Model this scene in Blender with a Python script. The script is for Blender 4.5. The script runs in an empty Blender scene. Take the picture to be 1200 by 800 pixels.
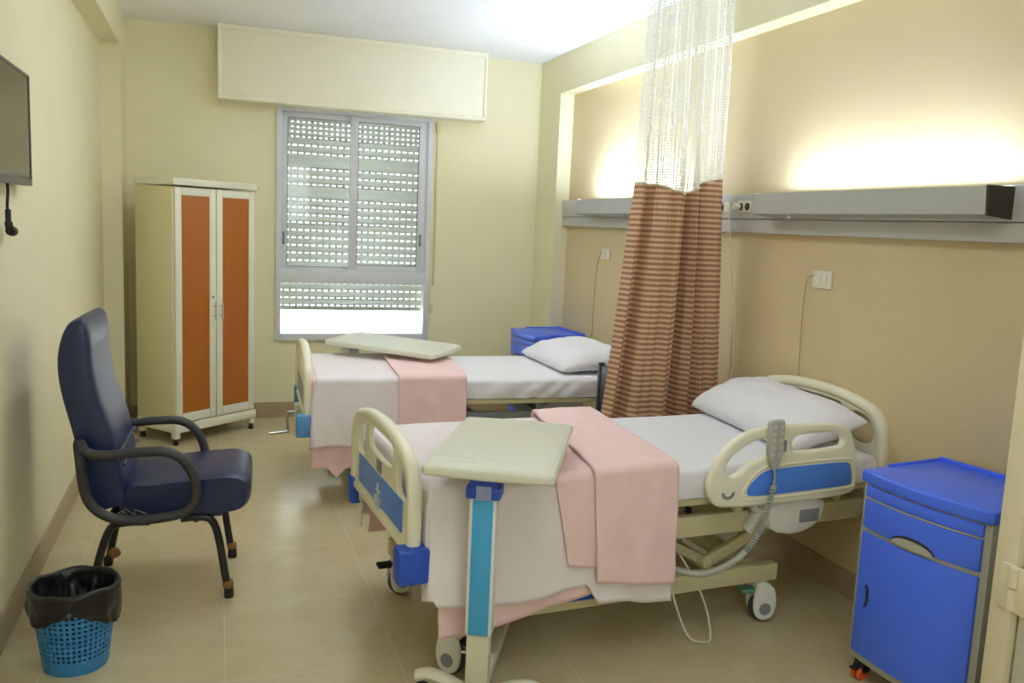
import bpy, bmesh, math, random
from mathutils import Vector, Matrix, noise
random.seed(7)
SC = bpy.context.scene
COL = SC.collection
PI = math.pi

# ------------------------------------------------------------------ materials
def lin(c):
    return tuple(((x / 255.0) / 12.92 if x / 255.0 <= 0.04045 else ((x / 255.0 + 0.055) / 1.055) ** 2.4) for x in c) + (1.0,)

MATS = {}
def mat(name, rgb, rough=0.5, metal=0.0, var=0.0, scale=8.0, bump=0.0, bscale=60.0, coat=0.0, spec=0.5, emit=None, estr=0.0, sheen=0.0):
    m = bpy.data.materials.new(name); m.use_nodes = True
    nt = m.node_tree; b = nt.nodes['Principled BSDF']
    b.inputs['Base Color'].default_value = lin(rgb)
    b.inputs['Roughness'].default_value = rough
    b.inputs['Metallic'].default_value = metal
    b.inputs['Specular IOR Level'].default_value = spec
    b.inputs['Coat Weight'].default_value = coat
    b.inputs['Sheen Weight'].default_value = sheen
    if emit:
        b.inputs['Emission Color'].default_value = lin(emit); b.inputs['Emission Strength'].default_value = estr
    if var > 0 or bump > 0:
        tc = nt.nodes.new('ShaderNodeTexCoord')
    if var > 0:
        n = nt.nodes.new('ShaderNodeTexNoise'); n.inputs['Scale'].default_value = scale; n.inputs['Detail'].default_value = 5
        nt.links.new(tc.outputs['Object'], n.inputs['Vector'])
        r = nt.nodes.new('ShaderNodeValToRGB')
        c = lin(rgb)
        r.color_ramp.elements[0].position = 0.3; r.color_ramp.elements[1].position = 0.7
        r.color_ramp.elements[0].color = tuple(x * (1 - var) for x in c[:3]) + (1,)
        r.color_ramp.elements[1].color = tuple(min(1, x * (1 + var)) for x in c[:3]) + (1,)
        nt.links.new(n.outputs['Fac'], r.inputs['Fac']); nt.links.new(r.outputs['Color'], b.inputs['Base Color'])
    if bump > 0:
        n2 = nt.nodes.new('ShaderNodeTexNoise'); n2.inputs['Scale'].default_value = bscale; n2.inputs['Detail'].default_value = 3
        nt.links.new(tc.outputs['Object'], n2.inputs['Vector'])
        bp = nt.nodes.new('ShaderNodeBump'); bp.inputs['Strength'].default_value = bump; bp.inputs['Distance'].default_value = 0.01
        nt.links.new(n2.outputs['Fac'], bp.inputs['Height']); nt.links.new(bp.outputs['Normal'], b.inputs['Normal'])
    MATS[name] = m
    return m

M_WALL = mat('cream wall paint', (234, 227, 192), 0.55, var=0.025, scale=1.5, bump=0.06, bscale=35)
M_RECESS = mat('beige wall paint', (214, 195, 154), 0.5, var=0.02, scale=1.5, bump=0.06, bscale=35)
M_CEIL = mat('white ceiling paint', (243, 244, 246), 0.7, var=0.01, scale=2)
M_SKIRT = mat('stone skirting tile', (174, 156, 124), 0.4, var=0.08, scale=9)
M_BOX = mat('painted box board', (240, 236, 214), 0.5, var=0.012, scale=6)
M_ALU = mat('grey aluminium frame', (214, 217, 224), 0.4)
M_SHUT = mat('shutter slat', (200, 204, 198), 0.55, var=0.02, scale=6)
M_GLASS = None
def _translucent(m, f, rgb):
    nt = m.node_tree; b = nt.nodes['Principled BSDF']; tr = nt.nodes.new('ShaderNodeBsdfTranslucent'); tr.inputs['Color'].default_value = lin(rgb)
    ms = nt.nodes.new('ShaderNodeMixShader'); ms.inputs[0].default_value = f
    nt.links.new(b.outputs[0], ms.inputs[1]); nt.links.new(tr.outputs[0], ms.inputs[2]); nt.links.new(ms.outputs[0], nt.nodes['Material Output'].inputs['Surface'])
_translucent(M_SHUT, 0.40, (206, 208, 204))
M_CREAM = mat('cream moulded plastic', (238, 234, 212), 0.38, spec=0.45)
M_FRAME = mat('cream painted steel', (214, 205, 162), 0.42)
M_BLUEP = mat('blue panel laminate', (80, 136, 236), 0.35)
M_BUMP = mat('blue bumper plastic', (38, 84, 200), 0.4)
M_BUMP2 = mat('faded blue bumper plastic', (96, 156, 214), 0.4)
M_GREYP = mat('light grey plastic', (228, 228, 224), 0.4)
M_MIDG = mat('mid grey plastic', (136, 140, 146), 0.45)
M_DARK = mat('dark rubber', (38, 38, 40), 0.6)
M_DGREY = mat('dark grey metal', (66, 70, 76), 0.4, metal=0.2)
M_STEEL = mat('bright steel', (200, 200, 200), 0.25, metal=0.9)
M_SHEET = mat('white cotton sheet', (232, 231, 236), 0.85, var=0.015, scale=5, bump=0.12, bscale=220, sheen=0.1)
M_SHEET2 = mat('warm white drape sheet', (236, 228, 230), 0.88, var=0.02, scale=5, bump=0.12, bscale=220, sheen=0.1)
M_PINK = mat('pink flannel', (243, 209, 208), 0.9, var=0.03, scale=14, bump=0.15, bscale=200, sheen=0.15)
M_PILLOW = mat('white pillow cotton', (233, 232, 237), 0.85, var=0.01, scale=5, bump=0.1, bscale=220)
M_TABLE = mat('pale cream tabletop', (217, 218, 202), 0.3)
M_TBASE = mat('ivory painted steel', (214, 210, 190), 0.4)
M_COLB = mat('turquoise column film', (72, 168, 226), 0.4)
M_COLW = mat('white column shell', (226, 232, 236), 0.35)
M_BRACK = mat('royal blue bracket plastic', (40, 76, 196), 0.35)
M_TAPE = mat('clear packing tape', (150, 165, 205), 0.2)
M_LOCK = mat('royal blue cabinet plastic', (74, 116, 252), 0.32, var=0.01, scale=4)
M_LOCKG = mat('warm grey cabinet shell', (176, 176, 166), 0.45)
M_ORANGE = mat('orange caster plastic', (232, 96, 40), 0.4)
M_CHAIR = mat('navy leatherette', (32, 44, 84), 0.36, var=0.05, scale=20, bump=0.12, bscale=160, spec=0.55)
M_ARM = mat('charcoal arm plastic', (58, 58, 60), 0.5, var=0.05, scale=25)
M_LEG = mat('black enamelled tube', (36, 34, 34), 0.35, var=0.3, scale=18)
M_RUST = mat('brown tape', (150, 108, 62), 0.7)
M_FILM = mat('torn clear film', (122, 120, 112), 0.3)
M_BIN = mat('blue basket plastic', (52, 134, 196), 0.4)
M_BAG = mat('black bin bag film', (22, 22, 22), 0.33, bump=0.5, bscale=30)
M_CABS = mat('cream cabinet side', (220, 214, 172), 0.42)
M_CABF = mat('off white cabinet frame', (230, 229, 210), 0.38)
M_LAMP = mat('silver lamp housing', (184, 187, 184), 0.42, metal=0.1)
M_RAIL = mat('grey bedhead trunking', (192, 194, 192), 0.42, metal=0.05)
M_CAP = mat('dark brown end cap', (50, 44, 34), 0.5)
M_SOCK = mat('white socket plastic', (232, 228, 212), 0.35)
M_SOCKD = mat('socket holes', (70, 66, 60), 0.5)
M_CORDW = mat('white cord', (222, 216, 198), 0.5)
M_CORDG = mat('thin beige cord', (150, 140, 104), 0.5)
M_CORDK = mat('black cord', (26, 26, 26), 0.5)
M_TUBE = mat('lit lamp diffuser', (255, 253, 246), 0.5, emit=(212, 230, 255), estr=14.5)
M_TUBE2 = mat('bright lamp diffuser', (255, 253, 246), 0.5, emit=(212, 230, 255), estr=44.0)
M_SCREEN = mat('glossy dark screen', (46, 44, 34), 0.12, spec=0.8)
M_BEZEL = mat('grey television bezel', (96, 92, 88), 0.35)
M_DOORP = mat('grey white door leaf', (206, 204, 192), 0.5)
M_JAMB = mat('cream door frame paint', (226, 216, 186), 0.45)
M_STRAP = mat('woven shutter strap', (214, 204, 166), 0.8)
M_FILL = mat('added ceiling fill', (238, 238, 236), 0.4, emit=(236, 244, 255), estr=8.0)  # glow of the added, unseen ceiling lamp over the beds
M_FILL2 = mat('dim added ceiling fill', (238, 238, 236), 0.4, emit=(236, 244, 255), estr=6.0)  # weaker glow for the added, unseen lamp at the front
M_GREEN = mat('green lever plastic', (96, 150, 120), 0.45)
M_BTN = mat('pale button plastic', (198, 200, 192), 0.45)
M_HAND = mat('grey handset plastic', (176, 178, 168), 0.45)
M_DECAL = mat('pale decal print', (196, 206, 222), 0.5)

def wood_mat():
    m = bpy.data.materials.new('orange wood laminate'); m.use_nodes = True
    nt = m.node_tree; b = nt.nodes['Principled BSDF']; b.inputs['Roughness'].default_value = 0.38
    tc = nt.nodes.new('ShaderNodeTexCoord'); mp = nt.nodes.new('ShaderNodeMapping'); mp.inputs['Scale'].default_value = (26, 26, 0.9)
    n = nt.nodes.new('ShaderNodeTexNoise'); n.inputs['Scale'].default_value = 2.2; n.inputs['Detail'].default_value = 6
    r = nt.nodes.new('ShaderNodeValToRGB'); e = r.color_ramp.elements
    e[0].position = 0.25; e[0].color = lin((170, 98, 30)); e[1].position = 0.75; e[1].color = lin((180, 106, 38))
    nt.links.new(tc.outputs['Object'], mp.inputs['Vector']); nt.links.new(mp.outputs['Vector'], n.inputs['Vector'])
    nt.links.new(n.outputs['Fac'], r.inputs['Fac']); nt.links.new(r.outputs['Color'], b.inputs['Base Color'])
    return m
M_WOOD = wood_mat()

def glass_mat():
    m = bpy.data.materials.new('window glass'); m.use_nodes = True
    nt = m.node_tree; nt.nodes.clear()
    o = nt.nodes.new('ShaderNodeOutputMaterial'); mx = nt.nodes.new('ShaderNodeMixShader')
    t = nt.nodes.new('ShaderNodeBsdfTransparent'); t.inputs['Color'].default_value = (0.92, 0.94, 0.92, 1)
    g = nt.nodes.new('ShaderNodeBsdfGlossy'); g.inputs['Roughness'].default_value = 0.03
    mx.inputs['Fac'].default_value = 0.025
    nt.links.new(t.outputs[0], mx.inputs[1]); nt.links.new(g.outputs[0], mx.inputs[2]); nt.links.new(mx.outputs[0], o.inputs['Surface'])
    return m
M_GLASS = glass_mat()

def floor_mat():
    m = bpy.data.materials.new('beige floor tile'); m.use_nodes = True
    nt = m.node_tree; b = nt.nodes['Principled BSDF']; b.inputs['Roughness'].default_value = 0.22
    b.inputs['Specular IOR Level'].default_value = 0.45
    tc = nt.nodes.new('ShaderNodeTexCoord')
    mp = nt.nodes.new('ShaderNodeMapping'); T = 0.6137
    mp.inputs['Location'].default_value = (0.147 / T, 4.11 / T, 0); mp.inputs['Scale'].default_value = (1 / T, 1 / T, 1)
    br = nt.nodes.new('ShaderNodeTexBrick'); br.offset = 0.0; br.squash = 1.0
    br.inputs['Scale'].default_value = 1.0; br.inputs['Brick Width'].default_value = 1.0; br.inputs['Row Height'].default_value = 1.0
    br.inputs['Mortar Size'].default_value = 0.0035; br.inputs['Mortar Smooth'].default_value = 0.2; br.inputs['Bias'].default_value = 0
    n = nt.nodes.new('ShaderNodeTexNoise'); n.inputs['Scale'].default_value = 7; n.inputs['Detail'].default_value = 8; n.inputs['Roughness'].default_value = 0.65
    r = nt.nodes.new('ShaderNodeValToRGB'); e = r.color_ramp.elements
    e[0].position = 0.3; e[0].color = lin((194, 180, 144)); e[1].position = 0.72; e[1].color = lin((205, 192, 157))
    mx = nt.nodes.new('ShaderNodeMix'); mx.data_type = 'RGBA'
    mx.inputs['B'].default_value = lin((214, 204, 174))
    nt.links.new(tc.outputs['Object'], mp.inputs['Vector']); nt.links.new(mp.outputs['Vector'], br.inputs['Vector'])
    nt.links.new(tc.outputs['Object'], n.inputs['Vector']); nt.links.new(n.outputs['Fac'], r.inputs['Fac'])
    nt.links.new(r.outputs['Color'], mx.inputs['A']); nt.links.new(br.outputs['Fac'], mx.inputs['Factor'])
    nt.links.new(mx.outputs['Result'], b.inputs['Base Color'])
    return m
M_FLOOR = floor_mat()

def _math(nt, op, a, b=None):
    n = nt.nodes.new('ShaderNodeMath'); n.operation = op
    for i, x in enumerate((a, b)):
        if x is None: continue
        if isinstance(x, (int, float)): n.inputs[i].default_value = x
        else: nt.links.new(x, n.inputs[i])
    return n.outputs[0]

def curtain_fabric():
    m = bpy.data.materials.new('brown checked curtain cloth'); m.use_nodes = True
    nt = m.node_tree; b = nt.nodes['Principled BSDF']; b.inputs['Roughness'].default_value = 0.85; b.inputs['Sheen Weight'].default_value = 0.1
    uv = nt.nodes.new('ShaderNodeUVMap'); uv.uv_map = 'UVMap'; sp = nt.nodes.new('ShaderNodeSeparateXYZ')
    nt.links.new(uv.outputs[0], sp.inputs[0])
    def stripe(o, period):   # smooth 0..1 band
        s = _math(nt, 'SINE', _math(nt, 'MULTIPLY', o, 2 * PI / period))
        return _math(nt, 'ADD', _math(nt, 'MULTIPLY', s, 0.5), 0.5)
    h = stripe(sp.outputs['Y'], 0.0285)
    h2 = nt.nodes.new('ShaderNodeValToRGB'); h2.color_ramp.elements[0].position = 0.38; h2.color_ramp.elements[1].position = 0.62
    nt.links.new(h, h2.inputs['Fac'])
    v = stripe(sp.outputs['X'], 0.0125)
    mx = nt.nodes.new('ShaderNodeMix'); mx.data_type = 'RGBA'
    mx.inputs['A'].default_value = lin((226, 195, 162)); mx.inputs['B'].default_value = lin((172, 127, 99))
    nt.links.new(h2.outputs['Color'], mx.inputs['Factor'])
    mx2 = nt.nodes.new('ShaderNodeMix'); mx2.data_type = 'RGBA'; mx2.blend_type = 'MULTIPLY'
    mx2.inputs['B'].default_value = (0.72, 0.66, 0.62, 1)
    nt.links.new(mx.outputs['Result'], mx2.inputs['A']); nt.links.new(_math(nt, 'MULTIPLY', v, 0.6), mx2.inputs['Factor'])
    nt.links.new(mx2.outputs['Result'], b.inputs['Base Color'])
    # a little light comes through the cloth
    tr = nt.nodes.new('ShaderNodeBsdfTranslucent'); ms = nt.nodes.new('ShaderNodeMixShader'); ms.inputs[0].default_value = 0.22
    nt.links.new(mx2.outputs['Result'], tr.inputs['Color'])
    out = nt.nodes['Material Output']
    nt.links.new(b.outputs[0], ms.inputs[1]); nt.links.new(tr.outputs[0], ms.inputs[2]); nt.links.new(ms.outputs[0], out.inputs['Surface'])
    return m

def curtain_mesh_mat():
    m = bpy.data.materials.new('white curtain netting'); m.use_nodes = True
    nt = m.node_tree; nt.nodes.clear(); out = nt.nodes.new('ShaderNodeOutputMaterial')
    uv = nt.nodes.new('ShaderNodeUVMap'); uv.uv_map = 'UVMap'; sp = nt.nodes.new('ShaderNodeSeparateXYZ')
    nt.links.new(uv.outputs[0], sp.inputs[0])
    def cell(o, period, duty):
        return _math(nt, 'LESS_THAN', _math(nt, 'FRACT', _math(nt, 'MULTIPLY', o, 1 / period)), duty)
    hole = _math(nt, 'MULTIPLY', cell(sp.outputs['X'], 0.0125, 0.56), cell(sp.outputs['Y'], 0.0135, 0.60))
    hole = _math(nt, 'MULTIPLY', hole, 0.72)
    df = nt.nodes.new('ShaderNodeBsdfDiffuse'); df.inputs['Color'].default_value = lin((240, 238, 228))
    tl = nt.nodes.new('ShaderNodeBsdfTranslucent'); tl.inputs['Color'].default_value = lin((240, 238, 228))
    m1 = nt.nodes.new('ShaderNodeMixShader'); m1.inputs[0].default_value = 0.28
    nt.links.new(df.outputs[0], m1.inputs[1]); nt.links.new(tl.outputs[0], m1.inputs[2])
    t = nt.nodes.new('ShaderNodeBsdfTransparent'); m2 = nt.nodes.new('ShaderNodeMixShader')
    nt.links.new(hole, m2.inputs[0]); nt.links.new(m1.outputs[0], m2.inputs[1]); nt.links.new(t.outputs[0], m2.inputs[2])
    nt.links.new(m2.outputs[0], out.inputs['Surface'])
    return m
M_CURT = curtain_fabric(); M_NET = curtain_mesh_mat()

# ------------------------------------------------------------------ geometry helpers
def link(o, parent=None):
    COL.objects.link(o)
    if parent is not None: o.parent = parent
    return o

def smooth_mesh(me, angle=40):
    for p in me.polygons: p.use_smooth = True
    bm = bmesh.new(); bm.from_mesh(me)
    lim = math.radians(angle)
    for e in bm.edges:
        if len(e.link_faces) == 2 and e.calc_face_angle(0) > lim: e.smooth = False
    bm.to_mesh(me); bm.free()

def obj(name, bm, m, parent=None, smooth=True, angle=40, loc=None, rot=None):
    me = bpy.data.meshes.new(name)
    bmesh.ops.recalc_face_normals(bm, faces=bm.faces)
    bm.to_mesh(me); bm.free()
    if smooth: smooth_mesh(me, angle)
    me.materials.append(m)
    o = bpy.data.objects.new(name, me)
    if loc is not None: o.location = loc
    if rot is not None: o.rotation_euler = rot
    return link(o, parent)

def tag(o, label=None, cat=None, group=None, kind=None):
    if label: o['label'] = label
    if cat: o['category'] = cat
    if group: o['group'] = group
    if kind: o['kind'] = kind
    return o

def thing(name, label, cat, loc=(0, 0, 0), rz=0.0, group=None):
    o = bpy.data.objects.new(name, None); o.empty_display_size = 0.1
    o.location = loc; o.rotation_euler = (0, 0, rz)
    link(o); return tag(o, label, cat, group)

def struct(name, bm, m, parent=None, smooth=False):
    o = obj(name, bm, m, parent, smooth)
    if parent is None: o['kind'] = 'structure'
    return o

def box(bm, x0, x1, y0, y1, z0, z1, bev=0.0, seg=2, M=None):
    r = bmesh.ops.create_cube(bm, size=1.0)
    vs = r['verts']
    T = Matrix.Translation(((x0 + x1) / 2, (y0 + y1) / 2, (z0 + z1) / 2)) @ Matrix.Diagonal((abs(x1 - x0), abs(y1 - y0), abs(z1 - z0), 1))
    bmesh.ops.transform(bm, matrix=T, verts=vs)
    if bev > 0:
        es = set()
        for v in vs: es.update(v.link_edges)
        rr = bmesh.ops.bevel(bm, geom=list(es), offset=bev, segments=seg, affect='EDGES', profile=0.5, clamp_overlap=True)
        vs = list({v for f in rr['faces'] for v in f.verts} | {v for v in vs if v.is_valid})
    if M is not None: bmesh.ops.transform(bm, matrix=M, verts=[v for v in vs if v.is_valid])
    return bm

def bx(*a, **k):
    return box(bmesh.new(), *a, **k)

def bar(bm, p, q, w, h, bev=0.004, up=(0, 0, 1)):
    """square bar from p to q, w across, h along up"""
    p = Vector(p); q = Vector(q); d = q - p; L = d.length; d.normalize()
    u = Vector(up); s = d.cross(u)
    if s.length < 1e-5: s = d.cross(Vector((1, 0, 0)))
    s.normalize(); u = s.cross(d)
    M = Matrix((( d.x, s.x, u.x, (p.x + q.x) / 2), (d.y, s.y, u.y, (p.y + q.y) / 2), (d.z, s.z, u.z, (p.z + q.z) / 2), (0, 0, 0, 1)))
    box(bm, -L / 2, L / 2, -w / 2, w / 2, -h / 2, h / 2, bev, 2, M)
    return bm

def spline(pts, n=8, closed=False):
    P = [Vector(p) for p in pts]; N = len(P); out = []
    rng = range(N if closed else N - 1)
    for i in rng:
        if closed: a, b, c, d = P[(i - 1) % N], P[i], P[(i + 1) % N], P[(i + 2) % N]
        else: a, b, c, d = P[max(i - 1, 0)], P[i], P[i + 1], P[min(i + 2, N - 1)]
        for k in range(n):
            t = k / n
            out.append(0.5 * ((2 * b) + (c - a) * t + (2 * a - 5 * b + 4 * c - d) * t * t + (3 * b - a - 3 * c + d) * t ** 3))
    if not closed: out.append(P[-1])
    return out

def tube(bm, pts, r, seg=10, closed=False, caps=True, sx=1.0, sy=1.0, side=None):
    """sweep an (elliptical) section along points; r may be a list"""
    P = [Vector(p) for p in pts]; N = len(P); rings = []
    prev = None
    for i in range(N):
        if closed: t = P[(i + 1) % N] - P[(i - 1) % N]
        else: t = P[min(i + 1, N - 1)] - P[max(i - 1, 0)]
        t.normalize()
        if side is not None: a = Vector(side) - t * t.dot(Vector(side))
        elif prev is None:
            a = t.orthogonal()
        else: a = prev - t * t.dot(prev)
        a.normalize(); prev = a; b = t.cross(a)
        rr = r[i] if isinstance(r, (list, tuple)) else r
        rings.append([bm.verts.new(P[i] + (a * math.cos(2 * PI * k / seg) * sx + b * math.sin(2 * PI * k / seg) * sy) * rr) for k in range(seg)])
    M = N if closed else N - 1
    for i in range(M):
        A = rings[i]; B = rings[(i + 1) % N]
        for k in range(seg):
            bm.faces.new((A[k], A[(k + 1) % seg], B[(k + 1) % seg], B[k]))
    if caps and not closed:
        bm.faces.new(rings[0][::-1]); bm.faces.new(rings[-1])
    return bm

def lathe(bm, prof, seg=32, M=None, close_ends=True):
    rings = []; vs = []
    for r, z in prof:
        ring = [bm.verts.new((r * math.cos(2 * PI * k / seg), r * math.sin(2 * PI * k / seg), z)) for k in range(seg)]
        rings.append(ring); vs += ring
    for A, B in zip(rings, rings[1:]):
        for k in range(seg): bm.faces.new((A[k], A[(k + 1) % seg], B[(k + 1) % seg], B[k]))
    if close_ends:
        bm.faces.new(rings[0][::-1]); bm.faces.new(rings[-1])
    if M is not None: bmesh.ops.transform(bm, matrix=M, verts=vs)
    return bm

def disc(bm, c, axis, r, t, seg=24, bev=0.0):
    """cylinder of radius r, thickness t centred at c with given axis"""
    q = Vector((0, 0, 1)).rotation_difference(Vector(axis)).to_matrix().to_4x4()
    M = Matrix.Translation(c) @ q
    b = bev
    prof = [(r - b, -t / 2), (r, -t / 2 + b), (r, t / 2 - b), (r - b, t / 2)] if b > 0 else [(r, -t / 2), (r, t / 2)]
    return lathe(bm, prof, seg, M)

def grid(bm, f, nu, nv, uvf=None, closed_u=False):
    V = [[bm.verts.new(f(i / nu, j / nv)) for j in range(nv + 1)] for i in range(nu + (0 if closed_u else 1))]
    n = len(V)
    lay = (bm.loops.layers.uv.get('UVMap') or bm.loops.layers.uv.new('UVMap')) if uvf else None
    for i in range(nu):
        for j in range(nv):
            i2 = (i + 1) % n
            fc = bm.faces.new((V[i][j], V[i2][j], V[i2][j + 1], V[i][j + 1]))
            if uvf:
                for lp, (a, b) in zip(fc.loops, ((i, j), (i + 1, j), (i + 1, j + 1), (i, j + 1))):
                    lp[lay].uv = uvf(a / nu, b / nv)
    return V

def chaikin(pts, n=2):
    P = [tuple(p) for p in pts]
    for _ in range(n):
        Q = []
        for i in range(len(P)):
            a = P[i]; b = P[(i + 1) % len(P)]
            Q.append((a[0] * .75 + b[0] * .25, a[1] * .75 + b[1] * .25)); Q.append((a[0] * .25 + b[0] * .75, a[1] * .25 + b[1] * .75))
        P = Q
    return P

def rpoly(pts, r, seg=5):
    """round the corners of a polygon"""
    out = []; N = len(pts)
    for i in range(N):
        p = Vector(pts[i]); a = Vector(pts[i - 1]) - p; b = Vector(pts[(i + 1) % N]) - p
        rr = min(r, a.length * .45, b.length * .45); a.normalize(); b.normalize()
        s = p + a * rr; e = p + b * rr
        for k in range(seg + 1):
            t = k / seg; q = s * (1 - t) ** 2 + p * 2 * t * (1 - t) + e * t * t
            out.append((q.x, q.y))
    return out

def plate(loops, thick, bev=0.0, M=None, res=2):
    """filled outline (first loop) with holes (other loops), extruded, with rounded edges -> bmesh, flat in local XY centred on z=0"""
    cu = bpy.data.curves.new('outline', 'CURVE'); cu.dimensions = '2D'; cu.fill_mode = 'BOTH'
    cu.extrude = max(thick / 2 - bev, 1e-4); cu.bevel_depth = bev; cu.bevel_resolution = res; cu.offset = -bev
    for lp in loops:
        s = cu.splines.new('POLY'); s.points.add(len(lp) - 1); s.use_cyclic_u = True
        for p, (x, y) in zip(s.points, lp): p.co = (x, y, 0, 1)
    o = bpy.data.objects.new('outline', cu); COL.objects.link(o)
    dg = bpy.context.evaluated_depsgraph_get(); dg.update()
    me = bpy.data.meshes.new_from_object(o.evaluated_get(dg))
    bm = bmesh.new(); bm.from_mesh(me)
    bmesh.ops.remove_doubles(bm, verts=bm.verts, dist=1e-5)
    bpy.data.objects.remove(o); bpy.data.curves.remove(cu); bpy.data.meshes.remove(me)
    if M is not None: bmesh.ops.transform(bm, matrix=M, verts=bm.verts)
    return bm

def frame3(ex, ey, ez, o=(0, 0, 0)):
    return Matrix(((ex[0], ey[0], ez[0], o[0]), (ex[1], ey[1], ez[1], o[1]), (ex[2], ey[2], ez[2], o[2]), (0, 0, 0, 1)))

def merge(bm, other):
    me = bpy.data.meshes.new('tmp'); other.to_mesh(me); other.free()
    bm.from_mesh(me); bpy.data.meshes.remove(me); return bm

def ns(x, y, z=0.0): return noise.noise(Vector((x, y, z)))

def copy_tree(o, parent=None):
    c = o.copy(); COL.objects.link(c)
    if parent is not None: c.parent = parent
    for ch in list(o.children): copy_tree(ch, c)
    return c

def solid(o, t, off=0.0, sub=0):
    if sub:
        s = o.modifiers.new('sub', 'SUBSURF'); s.levels = sub; s.render_levels = sub
    m = o.modifiers.new('thick', 'SOLIDIFY'); m.thickness = t; m.offset = off
    return o

# ------------------------------------------------------------------ room shell
W, H, E_, D_, A_, B_ = 3.255, 3.0, 0.130, 0.118, 0.455, 0.356
H1, H2, HB = 2.699, 2.756, 0.1255
YF = -8.2
XL, XR = -W - E_, D_
struct('floor', bx(XL - .2, XR + .2, YF - .2, .3, -.1, 0), M_FLOOR)
struct('ceiling', bx(XL - .2, XR + .2, YF - .2, .3, H, H + .1), M_CEIL)
WX0, WX1, WZ0, WZ1 = -2.183, -.935, .632, 2.472
bm = bmesh.new()
box(bm, XL - .2, WX0, 0, .25, 0, H); box(bm, WX1, XR + .2, 0, .25, 0, H)
box(bm, WX0, WX1, 0, .25, 0, WZ0); box(bm, WX0, WX1, 0, .25, WZ1, H)
struct('wall_back', bm, M_WALL)
struct('wall_left', bx(XL - .15, XL, YF, 0, 0, H), M_WALL)
bm = bmesh.new(); box(bm, XL, -W, YF, 0, H2, H); box(bm, XL, -W, -B_, 0, 0, H2)
struct('trim_1', bm, M_WALL)
struct('wall_right', bx(XR, XR + .15, YF, 0, 0, H), M_RECESS)
bm = bmesh.new(); box(bm, 0, XR, YF, 0, H1, H); box(bm, 0, XR, -A_, 0, 0, H1)
struct('trim_2', bm, M_WALL)
bm = bmesh.new()
box(bm, XL - .15, -2.75, YF - .15, YF, 0, H); box(bm, -1.05, XR + .15, YF - .15, YF, 0, H)
box(bm, -2.75, -1.05, YF - .15, YF, 0, 1.5); box(bm, -2.75, -1.05, YF - .15, YF, 2.55, H)
struct('wall_front', bm, M_WALL)
struct('baseboard_left', bx(XL, XL + .012, YF, -B_, 0, HB), M_SKIRT)
bm = bmesh.new(); box(bm, -W, 0, -.012, 0, 0, HB)
struct('baseboard_back', bm, M_SKIRT)
struct('baseboard_right', bx(XR - .012, XR, YF, -A_, 0, HB), M_SKIRT)

w2_ = bpy.data.objects.new('fill_window_2', None); w2_.location = (-1.9, YF, 1.5); link(w2_); w2_['kind'] = 'structure'  # unseen window added behind the camera to let in fill daylight
bm = bmesh.new()
for q in ((-.85, -.8, 0, 1.05), (.8, .85, 0, 1.05), (-.025, .025, .05, 1.0), (-.8, .8, 0, .05), (-.8, .8, 1.0, 1.05)): box(bm, q[0], q[1], -.09, -.02, q[2], q[3], .003)
obj('window_frame', bm, M_ALU, w2_)
obj('pane', bx(-.81, .81, -.06, -.055, .04, 1.01), M_GLASS, w2_, smooth=False)

# bathroom partition with its door at the right edge of the view
PX, PY = -.384, -5.215
struct('wall_partition', bx(PX + .05, XR, PY - .09, PY - .01, 0, 2.4), M_WALL)
dr = bpy.data.objects.new('door_1', None); dr.location = (PX, PY, 0); link(dr); dr['kind'] = 'structure'
bm = bmesh.new(); box(bm, -.02, .05, -.075, 0, 0, 2.15, .004); box(bm, -.02, .05, -1.03, -.95, 0, 2.15, .004); box(bm, -.02, .05, -.95, -.075, 2.07, 2.15, .004)
obj('door_frame', bm, M_JAMB, dr)
obj('door_leaf', bx(.002, .04, -.945, -.085, .01, 2.06, .003), M_DOORP, dr)
bm = bmesh.new(); box(bm, -.027, -.018, -.125, -.03, .56, .70, .003); disc(bm, (-.033, -.08, .60), (0, 0, 1), .013, .066, 14, .003); disc(bm, (-.033, -.08, .668), (0, 0, 1), .013, .062, 14, .003)
obj('hinge', bm, M_JAMB, dr)

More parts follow.
